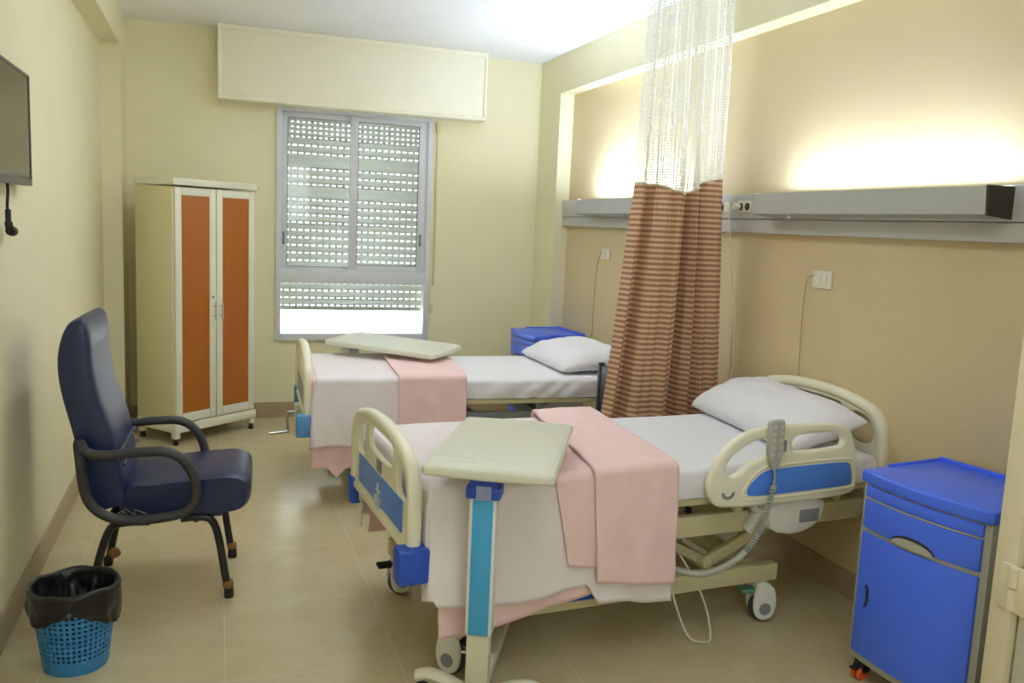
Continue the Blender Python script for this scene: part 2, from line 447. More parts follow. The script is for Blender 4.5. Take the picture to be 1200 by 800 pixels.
# ------------------------------------------------------------------ window
win = bpy.data.objects.new('window_1', None); win.location = ((WX0 + WX1) / 2, 0, WZ0); link(win); win['kind'] = 'structure'
def wl(bm):
    bmesh.ops.translate(bm, verts=bm.verts, vec=(-(WX0 + WX1) / 2, 0, -WZ0)); return bm
bm = bmesh.new()
box(bm, WX0, WX0 + .042, -.022, .09, WZ0, WZ1, .003); box(bm, WX1 - .042, WX1, -.022, .09, WZ0, WZ1, .003)
box(bm, WX0 + .042, WX1 - .042, -.022, .09, WZ1 - .035, WZ1, .003); box(bm, WX0 + .042, WX1 - .042, -.03, .09, WZ0, WZ0 + .058, .003)
box(bm, WX0 + .042, WX1 - .042, -.026, .09, 1.098, 1.20, .003)
obj('window_frame', wl(bm), M_ALU, win)
def sash(x0, x1, z0, z1, y, fw):
    bm = bmesh.new()
    box(bm, x0, x0 + fw[0], y, y + .03, z0, z1, .003); box(bm, x1 - fw[1], x1, y, y + .03, z0, z1, .003)
    box(bm, x0 + fw[0], x1 - fw[1], y, y + .03, z1 - fw[2], z1, .003); box(bm, x0 + fw[0], x1 - fw[1], y, y + .03, z0, z0 + fw[3], .003)
    s = obj('sash', wl(bm), M_ALU, win)
    obj('pane', wl(bx(x0 + fw[0] - .005, x1 - fw[1] + .005, y + .012, y + .016, z0 + fw[3] - .005, z1 - fw[2] + .005)), M_GLASS, s, smooth=False)
    g = bmesh.new(); a0, a1, b0, b1 = x0 + fw[0], x1 - fw[1], z0 + fw[3], z1 - fw[2]
    for q in ((a0, a0 + .007, b0, b1), (a1 - .007, a1, b0, b1), (a0 + .007, a1 - .007, b0, b0 + .007), (a0 + .007, a1 - .007, b1 - .007, b1)): box(g, q[0], q[1], y + .004, y + .018, q[2], q[3])
    obj('gasket', wl(g), M_MIDG, s)
    return s
s1 = sash(-2.145, -1.555, 1.195, 2.437, .035, (.05, .03, .04, .028))
s2 = sash(-1.605, -.975, 1.195, 2.437, .0, (.06, .068, .04, .055))
obj('sash_latch', wl(bx(-2.128, -2.108, .022, .036, 1.40, 1.50, .004)), M_MIDG, s1)
obj('sash_latch', wl(bx(-1.028, -1.008, -.012, .002, 1.42, 1.52, .004)), M_MIDG, s2)
obj('pane', wl(bx(WX0 + .04, WX1 - .04, .04, .045, WZ0 + .055, 1.10)), M_GLASS, win, smooth=False)
# roller shutter: curved slats with rows of slots between them
def shutter():
    bm = bmesh.new(); SX0, SX1 = WX0 + .02, WX1 - .02; Y = .135
    rows_tight = [2.373, 2.334, 2.296, 2.257]
    rows = []
    z = 2.191
    k = 0
    while z > .90:
        closed = k in (2, 6)
        rows.append((z, closed)); z -= .0612; k += 1
    def slat(z1, z0):
        n = 4; V = []
        for i in range(n + 1):
            t = i / n; zz = z1 + (z0 - z1) * t; yy = Y - .008 * math.sin(PI * t)
            V.append((bm.verts.new((SX0, yy, zz)), bm.verts.new((SX1, yy, zz))))
        for a, b in zip(V, V[1:]): bm.faces.new((a[0], a[1], b[1], b[0]))
    def strip(z1, z0, w, g):
        x = SX0
        n = int((SX1 - SX0) / (w + g))
        p = (SX1 - SX0) / n
        for i in range(n + 1):
            a = max(SX0, SX0 + i * p - g / 2); b = min(SX1, SX0 + i * p + g / 2)
            bm.faces.new([bm.verts.new(c) for c in ((a, Y, z1), (b, Y, z1), (b, Y, z0), (a, Y, z0))])
    top = 2.47
    for zr in rows_tight:
        slat(top, zr + .0065); strip(zr + .0065, zr - .0065, .016, .028); top = zr - .0065
    for zr, closed in rows:
        if closed: continue
        n = max(1, round((top - (zr + .006)) / .055)); hgt = (top - zr - .006) / n
        for i in range(n): slat(top - i * hgt, top - (i + 1) * hgt)
        strip(zr + .006, zr - .006, .030, .022); top = zr - .006
    slat(top, .878)
    box(bm, SX0, SX1, Y - .01, Y + .008, .868, .885, .002)
    bmesh.ops.remove_doubles(bm, verts=bm.verts, dist=1e-5)
    return bm
o = obj('roller_shutter', wl(shutter()), M_SHUT, win); solid(o, .004)
bm = bmesh.new(); box(bm, -.902, -.888, -.014, -.002, 1.12, 2.40, .001)
st = obj('shutter_strap', wl(bm), M_STRAP, win)
bm = bmesh.new(); box(bm, -.912, -.878, -.03, -.0, 2.36, 2.44, .005)
obj('strap_guide', wl(bm), M_STRAP, st)
bm = bmesh.new(); box(bm, -.906, -.884, -.022, -.0, 1.10, 1.14, .004); box(bm, -.918, -.89, -.012, 0, .86, .93, .003)
obj('strap_winder', wl(bm), M_STRAP, st)

# shutter box above the window
sb = thing('shutter_box', 'long cream pelmet box on the back wall above the window', 'box', (-1.57, 0, 2.462))
obj('body', bx(-1.045, 1.025, -.20, 0, 0, .536, .004), M_BOX, sb)
bm = bmesh.new()
for a in ((-1.045, 1.025, .50, .536), (-1.045, 1.025, 0, .03)): box(bm, a[0], a[1], -.208, -.198, a[2], a[3], .003)
for a in ((-1.045, -1.018), (1.0, 1.025)): box(bm, a[0], a[1], -.208, -.198, .03, .50, .003)
obj('face_frame', bm, M_BOX, sb)

# ------------------------------------------------------------------ bedhead trunking and lamps (right wall)
tk = thing('wall_trunking', 'long grey bedhead trunking running along the beige right wall', 'trunking', (XR, -.455, 1.645))
LT = 5.2
bm = bmesh.new(); box(bm, -.058, 0, -LT, 0, .075, .207, .006)
obj('upper_channel', bm, M_RAIL, tk)
obj('lower_channel', bx(-.05, 0, -LT, 0, 0, .073, .006), M_RAIL, tk)
obj('switch', bx(-.064, -.056, -2.462, -2.41, .112, .165, .003), M_SOCK, tk)
bm = bmesh.new(); disc(bm, (-.066, -2.375, .135), (1, 0, 0), .024, .022, 18, .004)
obj('gas_outlet', bm, M_CAP, tk)
sk = obj('double_socket', bx(-.066, -.056, -2.675, -2.545, .108, .17, .004), M_SOCK, tk)
for yy in (-2.578, -2.642):
    bm = bmesh.new(); disc(bm, (-.067, yy, .139), (1, 0, 0), .02, .004, 18); obj('socket_well', bm, M_SOCKD, sk)
obj('cover_joint', bx(-.062, -.05, -4.43, -4.38, .01, .066, .002), M_SOCK, tk)

def bed_lamp(loc, label, lit=M_TUBE):
    t = thing('bed_lamp', label, 'wall lamp', loc, 0, 'bedhead lamps on the trunking')
    L = 1.40
    prof = [(.0, -.012), (-.11, .0), (-.118, .10), (-.105, .10), (-.098, .012), (.0, .004)]
    bm = bmesh.new()
    A = [bm.verts.new((x, 0, z)) for x, z in prof]; Bv = [bm.verts.new((x, -L, z)) for x, z in prof]
    for i in range(len(prof)):
        j = (i + 1) % len(prof); bm.faces.new((A[i], A[j], Bv[j], Bv[i]))
    bm.faces.new(A[::-1]); bm.faces.new(Bv)
    obj('housing', bm, M_LAMP, t, smooth=False)
    cap = [(0, -.014), (-.11, -.004), (-.12, .103), (0, .103)]
    for y0, y1, m in ((.012, 0, M_LAMP), (-L, -L - .014, M_CAP)):
        bm = bmesh.new()
        A = [bm.verts.new((x, y0, z)) for x, z in cap]; Bv = [bm.verts.new((x, y1, z)) for x, z in cap]
        for i in range(4):
            j = (i + 1) % 4; bm.faces.new((A[i], A[j], Bv[j], Bv[i]))
        bm.faces.new(A[::-1]); bm.faces.new(Bv)
        c = obj('end_cap', bm, m, t, smooth=False)
        if m is M_CAP: c['label'] = 'dark brown end cap'
    obj('diffuser', bx(-.103, -.006, -L + .01, -.09, .075, .094, .004), lit, t)
    bm = bmesh.new(); disc(bm, (-.06, -.22, -.012), (0, 0, 1), .012, .012, 14)
    obj('pull_switch', bm, M_SOCK, t)
    return t
LAMPX = XR - .058
bed_lamp((LAMPX, -3.31, 1.742), 'lit silver uplight on the trunking above the near bed')
bed_lamp((LAMPX, -1.04, 1.742), 'lit silver uplight on the trunking beyond the curtain, above the far bed', M_TUBE2)

# plug and white cord from the trunking socket
c = thing('power_cord', 'white power cord plugged into the trunking socket beside the curtain', 'cord', (XR - .07, -3.03, 1.784))
bm = bmesh.new(); disc(bm, (-.02, -.0, 0), (1, 0, 0), .017, .036, 14, .004); obj('plug', bm, M_SOCK, c)
bm = bmesh.new(); tube(bm, spline([(-.04, 0, 0), (-.052, .015, -.03), (-.035, .02, -.15), (.0, .02, -.4), (.045, .03, -.62), (.052, .03, -1.2), (.045, .03, -1.60)], 8), .0038, 8)
obj('cable', bm, M_CORDW, c)
def wall_outlet(loc, w, h, label, cordpts):
    t = thing('wall_outlet', label, 'socket', loc, 0, 'outlets on the beige wall')
    obj('face_plate', bx(-.012, 0, -w / 2, w / 2, -h / 2, h / 2, .004), M_SOCK, t)
    bm = bmesh.new(); box(bm, -.017, -.011, -w * .30, -.003, -h * .27, h * .27, .002); box(bm, -.017, -.011, .003, w * .30, -h * .27, h * .27, .002)
    obj('rocker', bm, M_SOCK, t)
    bm = bmesh.new(); tube(bm, spline([(-.014, w * .38, h * .2)] + cordpts, 8), .0022, 6)
    obj('call_cord', bm, M_CORDG, t)
wall_outlet((XR, -3.676, 1.438), .135, .085, 'white wall outlet with a thin cord above the near bed headboard', [(-.02, .10, -.03), (-.012, .115, -.3), (-.010, .10, -.62), (-.012, .09, -.80)])
wall_outlet((XR, -1.24, 1.447), .13, .08, 'white wall outlet with a thin cord left of the curtain above the far pillow', [(-.02, .09, -.03), (-.012, .15, -.22), (-.010, .16, -.6), (-.012, .16, -.75)])

# ------------------------------------------------------------------ television on the left wall
tv = thing('television', 'dark wall mounted television at the upper left edge', 'television', (XL, -3.50, 1.70))
obj('mount', bx(.0, .03, -.12, .12, .12, .3), M_DGREY, tv)
bm = bmesh.new(); box(bm, .02, .048, -.375, .375, .0, .432, .004); box(bm, .0485, .054, -.375, .375, .0, .026, .002); box(bm, .0485, .054, -.375, -.366, .026, .432, .001); box(bm, .0485, .054, .366, .375, .026, .432, .001); box(bm, .0485, .054, -.366, .366, .423, .432, .001)
obj('bezel', bm, M_BEZEL, tv)
obj('screen', bx(.046, .0505, -.366, .366, .026, .423), M_SCREEN, tv, smooth=False)
CY0 = .042
bm = bmesh.new(); tube(bm, spline([(.03, CY0, .02), (.032, CY0 - .002, -.03), (.028, CY0, -.08), (.03, CY0, -.10)], 6), .0055, 8)
tube(bm, spline([(.03, CY0, -.095), (.03, CY0 + .002, -.145), (.032, CY0 + .022, -.172), (.033, CY0 + .052, -.176)], 6), [.010] * 6 + [.014] * 6 + [.019] * 7, 12)
cb = obj('power_cable', bm, M_CORDK, tv)
bm = bmesh.new()
for dz in (-.009, .009): tube(bm, [(.033, CY0 + .05, -.176 + dz), (.033, CY0 + .082, -.177 + dz)], .0024, 6)
obj('plug_pin', bm, M_STEEL, cb)

# ------------------------------------------------------------------ corner wardrobe
wd = thing('wardrobe', 'tall cream wardrobe with orange wood door panels in the far left corner', 'wardrobe', (-2.758, -.432, 0), .685)
w2, d2 = .352, .21
bm = bmesh.new(); box(bm, -w2, w2, -d2 + .022, d2, .15, 1.79, .003)
obj('body', bm, M_CABS, wd)
obj('top_slab', bx(-w2 - .008, w2 + .012, -d2 - .012, d2, 1.80, 1.848, .005), M_CABF, wd)
bm = bmesh.new(); box(bm, -w2 - .004, w2 + .012, -d2 - .006, -d2 + .03, .088, .15, .004); box(bm, -w2 - .004, w2 + .008, d2 - .03, d2, .088, .15, .004)
box(bm, -w2 - .004, -w2 + .03, -d2 + .03, d2 - .03, .088, .15, .004); box(bm, w2 - .03, w2 + .008, -d2 + .03, d2 - .03, .088, .15, .004)
obj('plinth', bm, M_CABF, wd)
for x in (-w2 + .022, w2 - .012):
    for y in (-d2 + .025, d2 - .025):
        f = obj('foot', bx(x - .022, x + .022, y - .022, y + .022, .045, .092, .004), M_CABF, wd)
        bm = bmesh.new(); lathe(bm, [(.018, 0), (.02, .008), (.015, .03), (.013, .05)], 16, Matrix.Translation((x, y, 0)))
        obj('foot_tip', bm, M_DARK, f)
def wdoor(x0, x1, hx):
    z0, z1 = .160, 1.785; fw = .052
    bm = bmesh.new()
    box(bm, x0, x0 + fw, -d2 + .0, -d2 + .02, z0, z1, .004); box(bm, x1 - fw, x1, -d2 + .0, -d2 + .02, z0, z1, .004)
    box(bm, x0 + fw, x1 - fw, -d2 + .0, -d2 + .02, z1 - fw, z1, .004); box(bm, x0 + fw, x1 - fw, -d2 + .0, -d2 + .02, z0, z0 + fw + .01, .004)
    d = obj('door', bm, M_CABF, wd)
    p = obj('door_panel', bx(x0 + fw - .004, x1 - fw + .004, -d2 + .006, -d2 + .016, z0 + fw, z1 - fw + .002), M_WOOD, d, smooth=False)
    p['label'] = 'orange wood veneer panel'
    bm = bmesh.new(); z = .93
    tube(bm, [(hx, -d2 - .03, z - .062), (hx, -d2 - .03, z + .062)], .0055, 10)
    for dz in (-.035, .035): tube(bm, [(hx, -d2 + .002, z + dz), (hx, -d2 - .03, z + dz)], .004, 8)
    h = obj('handle', bm, M_STEEL, d)
    return d
dl = wdoor(-w2 + .012, -.004, -.028); wdoor(.004, w2 - .004, .030)
bm = bmesh.new(); disc(bm, (-.03, -d2 - .002, 1.03), (0, 1, 0), .009, .01, 14, .002)
obj('lock', bm, M_MIDG, dl)
bm = bmesh.new(); tube(bm, [(w2 - .01, -d2 + .02, 1.825), (w2 + .045, -d2 + .02, 1.822)], .006, 8)
obj('door_catch', bm, M_MIDG, wd)

# ------------------------------------------------------------------ navy armchair by the left wall
ch = thing('armchair', 'navy padded armchair with black arms against the left wall', 'chair', (-2.82, -3.165, 0), -.05)
CX, CY = -2.82, -3.165
def side_loop(bm, prof, y0, y1):
    pass
# backrest: padded slab with side profile, softly rounded
def pad(prof_back, prof_front, hw_f, n=28, m=18, crown=.02):
    """prof_*: functions t->(x,z); half width function of t"""
    bm = bmesh.new()
    def f(a, b):
        # a around: 0..1 closed loop across section, b along height
        t = b
        xb, zb = prof_back(t); xf, zf = prof_front(t); hw = hw_f(t)
        ang = 2 * PI * a
        cx = math.copysign(abs(math.cos(ang)) ** .27, math.cos(ang)); sy = math.copysign(abs(math.sin(ang)) ** .27, math.sin(ang))
        mx, mz = (xb + xf) / 2, (zb + zf) / 2
        k = 1 + crown * (1 - abs(sy)) * 3
        return Vector((mx + (xf - xb) / 2 * cx * k, hw * sy, mz + (zf - zb) / 2 * cx))
    V = grid(bm, f, n, m, closed_u=True)
    bm.faces.new([V[i][0] for i in range(n)][::-1]); bm.faces.new([V[i][m] for i in range(n)])
    return bm
def poly(pts):
    def g(t):
        s = t * (len(pts) - 1); i = min(int(s), len(pts) - 2); u = s - i
        P = [Vector((a, b, 0)) for a, b in pts]; a, b, c, d = P[max(i - 1, 0)], P[i], P[i + 1], P[min(i + 2, len(P) - 1)]
        q = 0.5 * ((2 * b) + (c - a) * u + (2 * a - 5 * b + 4 * c - d) * u * u + (3 * b - a - 3 * c + d) * u ** 3)
        return q.x, q.y
    return g
def X(x): return x - CX
pb = poly([(X(-3.10), .40), (X(-3.135), .56), (X(-3.165), .72), (X(-3.205), .90), (X(-3.215), 1.02), (X(-3.20), 1.11), (X(-3.175), 1.165), (X(-3.15), 1.185)])
pf = poly([(X(-2.955), .44), (X(-2.985), .58), (X(-3.01), .72), (X(-3.06), .88), (X(-3.082), 1.00), (X(-3.088), 1.11), (X(-3.10), 1.17), (X(-3.125), 1.195)])
hwf = lambda t: .232 + .012 * math.sin(PI * min(1, t * 1.05)) - .045 * max(0, (t - .86) / .14) ** 2
bm = pad(pb, pf, hwf, 36, 30)
o = obj('backrest', bm, M_CHAIR, ch, angle=60)
for dz, xx in ((.62, -2.978), (.675, -2.99)):   # stitched welts on the lumbar cushion
    bm = bmesh.new(); tube(bm, spline([(X(xx + .0), -.20, dz - .03), (X(xx + .012), -.1, dz), (X(xx + .015), 0, dz + .008), (X(xx + .012), .1, dz), (X(xx), .20, dz - .03)], 6), .007, 8)
    obj('lumbar_welt', bm, M_CHAIR, ch)
# seat cushion
bm = bmesh.new()
def seatf(a, b):
    ang = 2 * PI * a
    e = .45
    return None
sx0, sx1, sz0, sz1 = X(-3.0), X(-2.478), .385, .535
outline = [(sx0, .40), (sx0 + .02, .505), (sx0 + .12, .515), (sx1 - .14, .535), (sx1 - .06, .535), (sx1 - .012, .515), (sx1, .465), (sx1 - .012, .41), (sx1 - .06, .378), (sx1 - .2, .372), (sx0 + .1, .385)]
prof = [(p.x, p.y) for p in spline([(a, b, 0) for a, b in outline], 5, closed=True)]
cxm = sum(p[0] for p in prof) / len(prof); czm = sum(p[1] for p in prof) / len(prof)
N = len(prof); rows = []
for j in range(15):
    s = -1 + 2 * j / 14
    y = .235 * math.copysign(abs(s) ** .8, s)
    k = 1 - .055 * abs(s) ** 6 * (1 if abs(s) < .99 else 1.6)
    rows.append([bm.verts.new((cxm + (x - cxm) * k, y, czm + (z - czm) * (k if abs(s) > .8 else 1) + (.012 * (1 - s * s) if z > czm else 0))) for x, z in prof])
for A, Bv in zip(rows, rows[1:]):
    for i in range(N): bm.faces.new((A[i], A[(i + 1) % N], Bv[(i + 1) % N], Bv[i]))
bm.faces.new(rows[0][::-1]); bm.faces.new(rows[-1])
obj('seat', bm, M_CHAIR, ch, angle=55)
for sgn, yy in ((1, -.285), (-1, .270)):
    P = [(X(-3.128), yy, .71), (X(-3.10), yy, .668), (X(-3.03), yy, .655), (X(-2.90), yy, .664), (X(-2.80), yy, .660), (X(-2.735), yy, .615), (X(-2.697), yy, .53), (X(-2.70), yy, .455), (X(-2.745), yy, .405), (X(-2.85), yy, .385), (X(-2.97), yy, .385), (X(-3.05), yy, .415), (X(-3.10), yy, .475), (X(-3.118), yy, .56), (X(-3.124), yy, .63)]
    bm = bmesh.new(); tube(bm, spline(P, 6, closed=True), .021, 12, closed=True, sx=1.1, sy=.95, side=(0, 1, 0))
    a = obj('armrest', bm, M_ARM, ch)
    if sgn == 1:
        bm = bmesh.new()
        for i in range(3):
            x0 = X(-2.99 + .035 * i); y = yy - .012
            tube(bm, spline([(x0 + random.uniform(-.02, .02), y - random.uniform(0, .012), .41), (x0 + random.uniform(-.01, .03), y - .006, .428 + random.uniform(0, .02)), (x0 + random.uniform(.02, .05), y - random.uniform(0, .01), .412)], 4), .0022, 5)
        obj('torn_film', bm, M_FILM, a)
# under-seat frame and legs
bm = bmesh.new(); box(bm, X(-3.04), X(-2.60), -.20, .20, .352, .385, .006)
obj('seat_pan', bm, M_ARM, ch)
for yy in (-.222, .228):
    bm = bmesh.new(); tube(bm, spline([(X(-2.76), yy, .358), (X(-2.69), yy, .362), (X(-2.64), yy, .345), (X(-2.612), yy, .27), (X(-2.588), yy, .12), (X(-2.572), yy, .025)], 7), .0165, 12)
    l = obj('leg', bm, M_LEG, ch)
    bm = bmesh.new(); lathe(bm, [(.019, 0), (.021, .006), (.0195, .045)], 14, Matrix.Translation((X(-2.570), yy, 0))); obj('foot_cap', bm, M_DARK, l)
    bm = bmesh.new(); lathe(bm, [(.0195, .045), (.023, .052), (.022, .068), (.0185, .075)], 14, Matrix.Translation((X(-2.573), yy, 0))); obj('tape_wrap', bm, M_RUST, l)
    bm = bmesh.new(); tube(bm, spline([(X(-2.88), yy, .352), (X(-2.98), yy, .352), (X(-3.03), yy, .33), (X(-3.07), yy, .22), (X(-3.095), yy, .1), (X(-3.11), yy, .02)], 7), .0165, 12)
    l = obj('leg', bm, M_LEG, ch)
    bm = bmesh.new(); lathe(bm, [(.019, 0), (.021, .006), (.0195, .04)], 14, Matrix.Translation((X(-3.113), yy, 0))); obj('foot_cap', bm, M_DARK, l)
    if yy > 0:
        bm = bmesh.new(); bmesh.ops.create_icosphere(bm, subdivisions=2, radius=.028, matrix=Matrix.Translation((X(-3.085), yy - .01, .06)))
        for v in bm.verts: v.co += v.normal * ns(v.co.x * 60, v.co.y * 60, v.co.z * 60) * .008
        obj('tape_wad', bm, M_RUST, l)
bm = bmesh.new()
for x in (X(-2.70), X(-2.95)): tube(bm, [(x, -.23, .355), (x, .23, .355)], .014, 10)
obj('leg_crossbar', bm, M_LEG, ch)

# ------------------------------------------------------------------ waste bin with liner
bn = thing('waste_bin', 'blue perforated waste basket lined with a black bag', 'bin', (-3.11, -3.842, 0), .2)
bm = bmesh.new()
NT, NR = 84, 25
R0, R1, HBN = .103, .140, .285
def binp(i, z): 
    r = R0 + (R1 - R0) * z / HBN; a = 2 * PI * i / NT; return (r * math.cos(a), r * math.sin(a), z)
zs = [.0, .008, .045] + [.045 + (.255 - .045) * (k + 1) / (NR - 2) for k in range(NR - 2)] + [.285]
V = [[bm.verts.new(binp(i, z)) for i in range(NT)] for z in zs]
for j in range(len(zs) - 1):
    for i in range(NT):
        if 2 <= j < len(zs) - 2 and j % 2 == 1 and i % 2 == 1: continue
        bm.faces.new((V[j][i], V[j][(i + 1) % NT], V[j + 1][(i + 1) % NT], V[j + 1][i]))
bm.faces.new(V[0][::-1])
o = obj('basket', bm, M_BIN, bn); solid(o, .003, 1)
bm = bmesh.new(); NB = 96
def bag(a, b):
    ang = 2 * PI * a
    wob = ns(math.cos(ang) * 2.2, math.sin(ang) * 2.2, b * 3) ; fine = ns(math.cos(ang) * 7, math.sin(ang) * 7, b * 5)
    rt = .143; ZT = .302 + .012 * ns(math.cos(ang) * 1.6, math.sin(ang) * 1.6, 3)
    drop = .105 + .055 * ns(math.cos(ang + .5) * 1.3, math.sin(ang + .5) * 1.3, 9) + .012 * ns(math.cos(ang) * 5, math.sin(ang) * 5, 2)
    if b < .45:                       # outer collar, hem to rim
        t = b / .45; r = rt + .010 + .016 * (1 - t) * (.4 + wob) + .006 * fine * (1 - t) - (1 - t) * .010; z = ZT - drop * (1 - t)
    elif b < .55:
        t = (b - .45) / .1; r = rt + .006 - .016 * t; z = ZT + .006 * math.sin(PI * t)
    else:                             # inside
        t = (b - .55) / .45; r = (rt - .010) * (1 - .20 * t) + (.020 * fine + .012 * wob) * min(1, t * 3) - .02 * t; z = ZT - .20 * t
        if t > .98: r *= .5
    return Vector((r * math.cos(ang), r * math.sin(ang), z))
V = grid(bm, bag, NB, 40, closed_u=True)
bm.faces.new([V[i][40] for i in range(NB)])
obj('bin_liner', bm, M_BAG, bn, angle=180)

# ------------------------------------------------------------------ bedside lockers
LW, LD = .25, .21
def arc_plan(x0, x1, off, n=14, bow=.034):
    out = []
    for i in range(n + 1):
        x = x0 + (x1 - x0) * i / n
        out.append((x, -LD - bow * (1 - (x / LW) ** 2) - off))
    return out
def vplate(plan, z0, z1, bev=.003):
    return plate([plan], z1 - z0, bev, Matrix.Translation((0, 0, (z0 + z1) / 2)))
def make_locker(loc, rz, label):
    t = thing('bedside_locker', label, 'bedside cabinet', loc, rz, 'blue bedside lockers')
    obj('body', vplate(arc_plan(-LW, LW, -.004) + [(LW, LD), (-LW, LD)], .085, .752, .004), M_LOCKG, t)
    top = arc_plan(-LW - .008, LW + .008, .010)
    tp = obj('top', vplate(rpoly([top[0]], 0) and top + [(LW + .008, LD), (-LW - .008, LD)], .754, .800, .009), M_LOCK, t)
    bm = bmesh.new(); box(bm, -LW - .006, LW + .006, LD - .018, LD - .002, .79, .814, .005)
    box(bm, -LW - .008, -LW + .006, -LD + .12, LD - .018, .79, .808, .005); box(bm, LW - .006, LW + .008, -LD + .12, LD - .018, .79, .808, .005)
    obj('gallery_rail', bm, M_LOCK, tp)
    def front(name, x0, x1, z0, z1, m=M_LOCK, par=t, off=.008, th=.012):
        f = arc_plan(x0, x1, off); b = arc_plan(x0, x1, off - th)[::-1]
        return obj(name, vplate(f + b, z0, z1, .003), m, par)
    xi = LW - .022
    front('pull_out_tray', -xi, xi, .708, .748)
    front('tray_lip', -xi, xi, .701, .706, M_LOCKG, t, .007)
    dw = front('drawer', -xi, xi, .592, .699)
    # crescent grip at the drawer's lower edge
    def cres(xc, zc, rx, rz, m, par, name, half=None):
        bm = bmesh.new(); n = 24; F = []; K = []
        for i in range(n + 1):
            x = xc - rx * math.cos(PI * i / n); h = rz * math.sin(PI * i / n) + .0004; y = -LD - .034 * (1 - (x / LW) ** 2)
            lo = zc if half == 'up' else zc - h
            pr_ = .0105 if m is M_DARK else .0125
            F.append((bm.verts.new((x, y - pr_, zc + h)), bm.verts.new((x, y - pr_, lo)))); K.append((bm.verts.new((x, y + .004, zc + h)), bm.verts.new((x, y + .004, lo))))
        for i in range(n):
            bm.faces.new((F[i][0], F[i + 1][0], F[i + 1][1], F[i][1])); bm.faces.new((K[i][0], K[i][1], K[i + 1][1], K[i + 1][0]))
            bm.faces.new((F[i][0], K[i][0], K[i + 1][0], F[i + 1][0])); bm.faces.new((F[i][1], F[i + 1][1], K[i + 1][1], K[i][1]))
        bm.faces.new((F[0][0], F[0][1], K[0][1], K[0][0])); bm.faces.new((F[n][0], K[n][0], K[n][1], F[n][1]))
        return obj(name, bm, m, par, smooth=False)
    cres(0, .593, .085, .034, M_DARK, dw, 'grip_recess', 'up'); cres(0, .588, .084, .030, M_LOCKG, dw, 'grip', 'up')
    dr_ = front('door', -xi, xi, .115, .575)
    cres(-xi + .05, .345, .017, .042, M_DARK, dr_, 'grip_recess'); cres(-xi + .042, .345, .013, .040, M_LOCK, dr_, 'grip')
    for x in (-LW + .045, LW - .045):
        for y in (-LD + .03, LD - .045):
            cm = bmesh.new(); box(cm, x - .02, x + .02, y - .022, y + .022, .045, .088, .004); disc(cm, (x - .0, y, .05), (1, 0, 0), .024, .045, 16, .003)
            cst = obj('caster', cm, M_DARK, t)
            wm = bmesh.new(); disc(wm, (x - .012, y - .012, .0265), (1, 0, 0), .0265, .016, 18, .004); disc(wm, (x + .012, y - .012, .0265), (1, 0, 0), .0265, .016, 18, .004)
            w_ = obj('wheel', wm, M_ORANGE, cst)
            bm2 = bmesh.new(); box(bm2, x - .012, x + .012, y - .055, y - .02, .045, .056, .003); obj('brake_lever', bm2, M_DARK, cst)
    return t
make_locker((-.132, -4.836, 0), -1.434, 'large blue bedside locker in the right foreground beside the near bed')
make_locker((-.118, -.725, 0), -1.535, 'blue bedside locker in the back corner behind the far pillow')

# ------------------------------------------------------------------ beds
def frame_of(x0, y0, th):
    return Matrix.Translation((x0, y0, 0)) @ Matrix.Rotation(th + PI, 4, 'Z')
YZ = frame3((0, 1, 0), (0, 0, 1), (1, 0, 0))         # plate XY -> local (v, z), thickness along u
def endboard(t, u, top, name, thick=.05, bluem=M_BLUEP, low=.44):
    dz = top - .966
    def A(p): return [(a, b + dz if b > .66 else b) for a, b in p]
    arch = [(-.457, .67), (-.457, .79), (-.435, .865), (-.37, .917), (-.24, .948), (-.08, .964), (.08, .964), (.24, .948), (.37, .917), (.435, .865), (.457, .79), (.457, .67)]
    inn = [(.405, .67), (.405, .78), (.385, .835), (.335, .875), (.22, .902), (.075, .916), (-.075, .916), (-.22, .902), (-.335, .875), (-.385, .835), (-.405, .78), (-.405, .67)]
    P = YZ
    outl = A([(-.453, low)] + arch + [(.453, low), (.402, low)] + [(.404, .56)] + inn + [(-.404, .56), (-.402, low)])
    hb = obj(name, plate([chaikin(outl, 2)], thick, .02, Matrix.Translation((u, 0, 0)) @ P, 3), M_CREAM, t, angle=50)
    web = A([(-.415, .495), (-.415, .67)] + [(x * 1.02, z + .006) for x, z in inn[::-1]][1:-1] + [(.415, .67), (.415, .495)])
    mid = chaikin(A([(-.185, .82), (-.185, .885), (-.15, .900), (.15, .900), (.185, .885), (.185, .82), (.13, .80), (-.13, .80)]), 2)
    lf = chaikin(A([(-.232, .872), (-.232, .765), (-.27, .735), (-.36, .735), (-.392, .79), (-.37, .84), (-.31, .872)]), 2)
    rt = [(-a, b) for a, b in lf][::-1]
    obj('board_web', plate([web, mid, lf, rt], .024, .006, Matrix.Translation((u, 0, 0)) @ P, 2), M_CREAM, hb, angle=50)
    p = rpoly([(-.335, .535), (-.335, .655), (.335, .655), (.335, .535)], .015)
    for sg in (-1, 1):
        pl = obj('colour_panel', plate([p], .004, .001, Matrix.Translation((u + sg * .0125, 0, 0)) @ P), bluem, hb); pl['label'] = 'flat coloured panel let into the board'
    bm = bmesh.new(); box(bm, u - .02, u + .02, -.41, .41, .482, .512, .008)
    obj('bottom_rail', bm, M_CREAM, hb)
    return hb, A
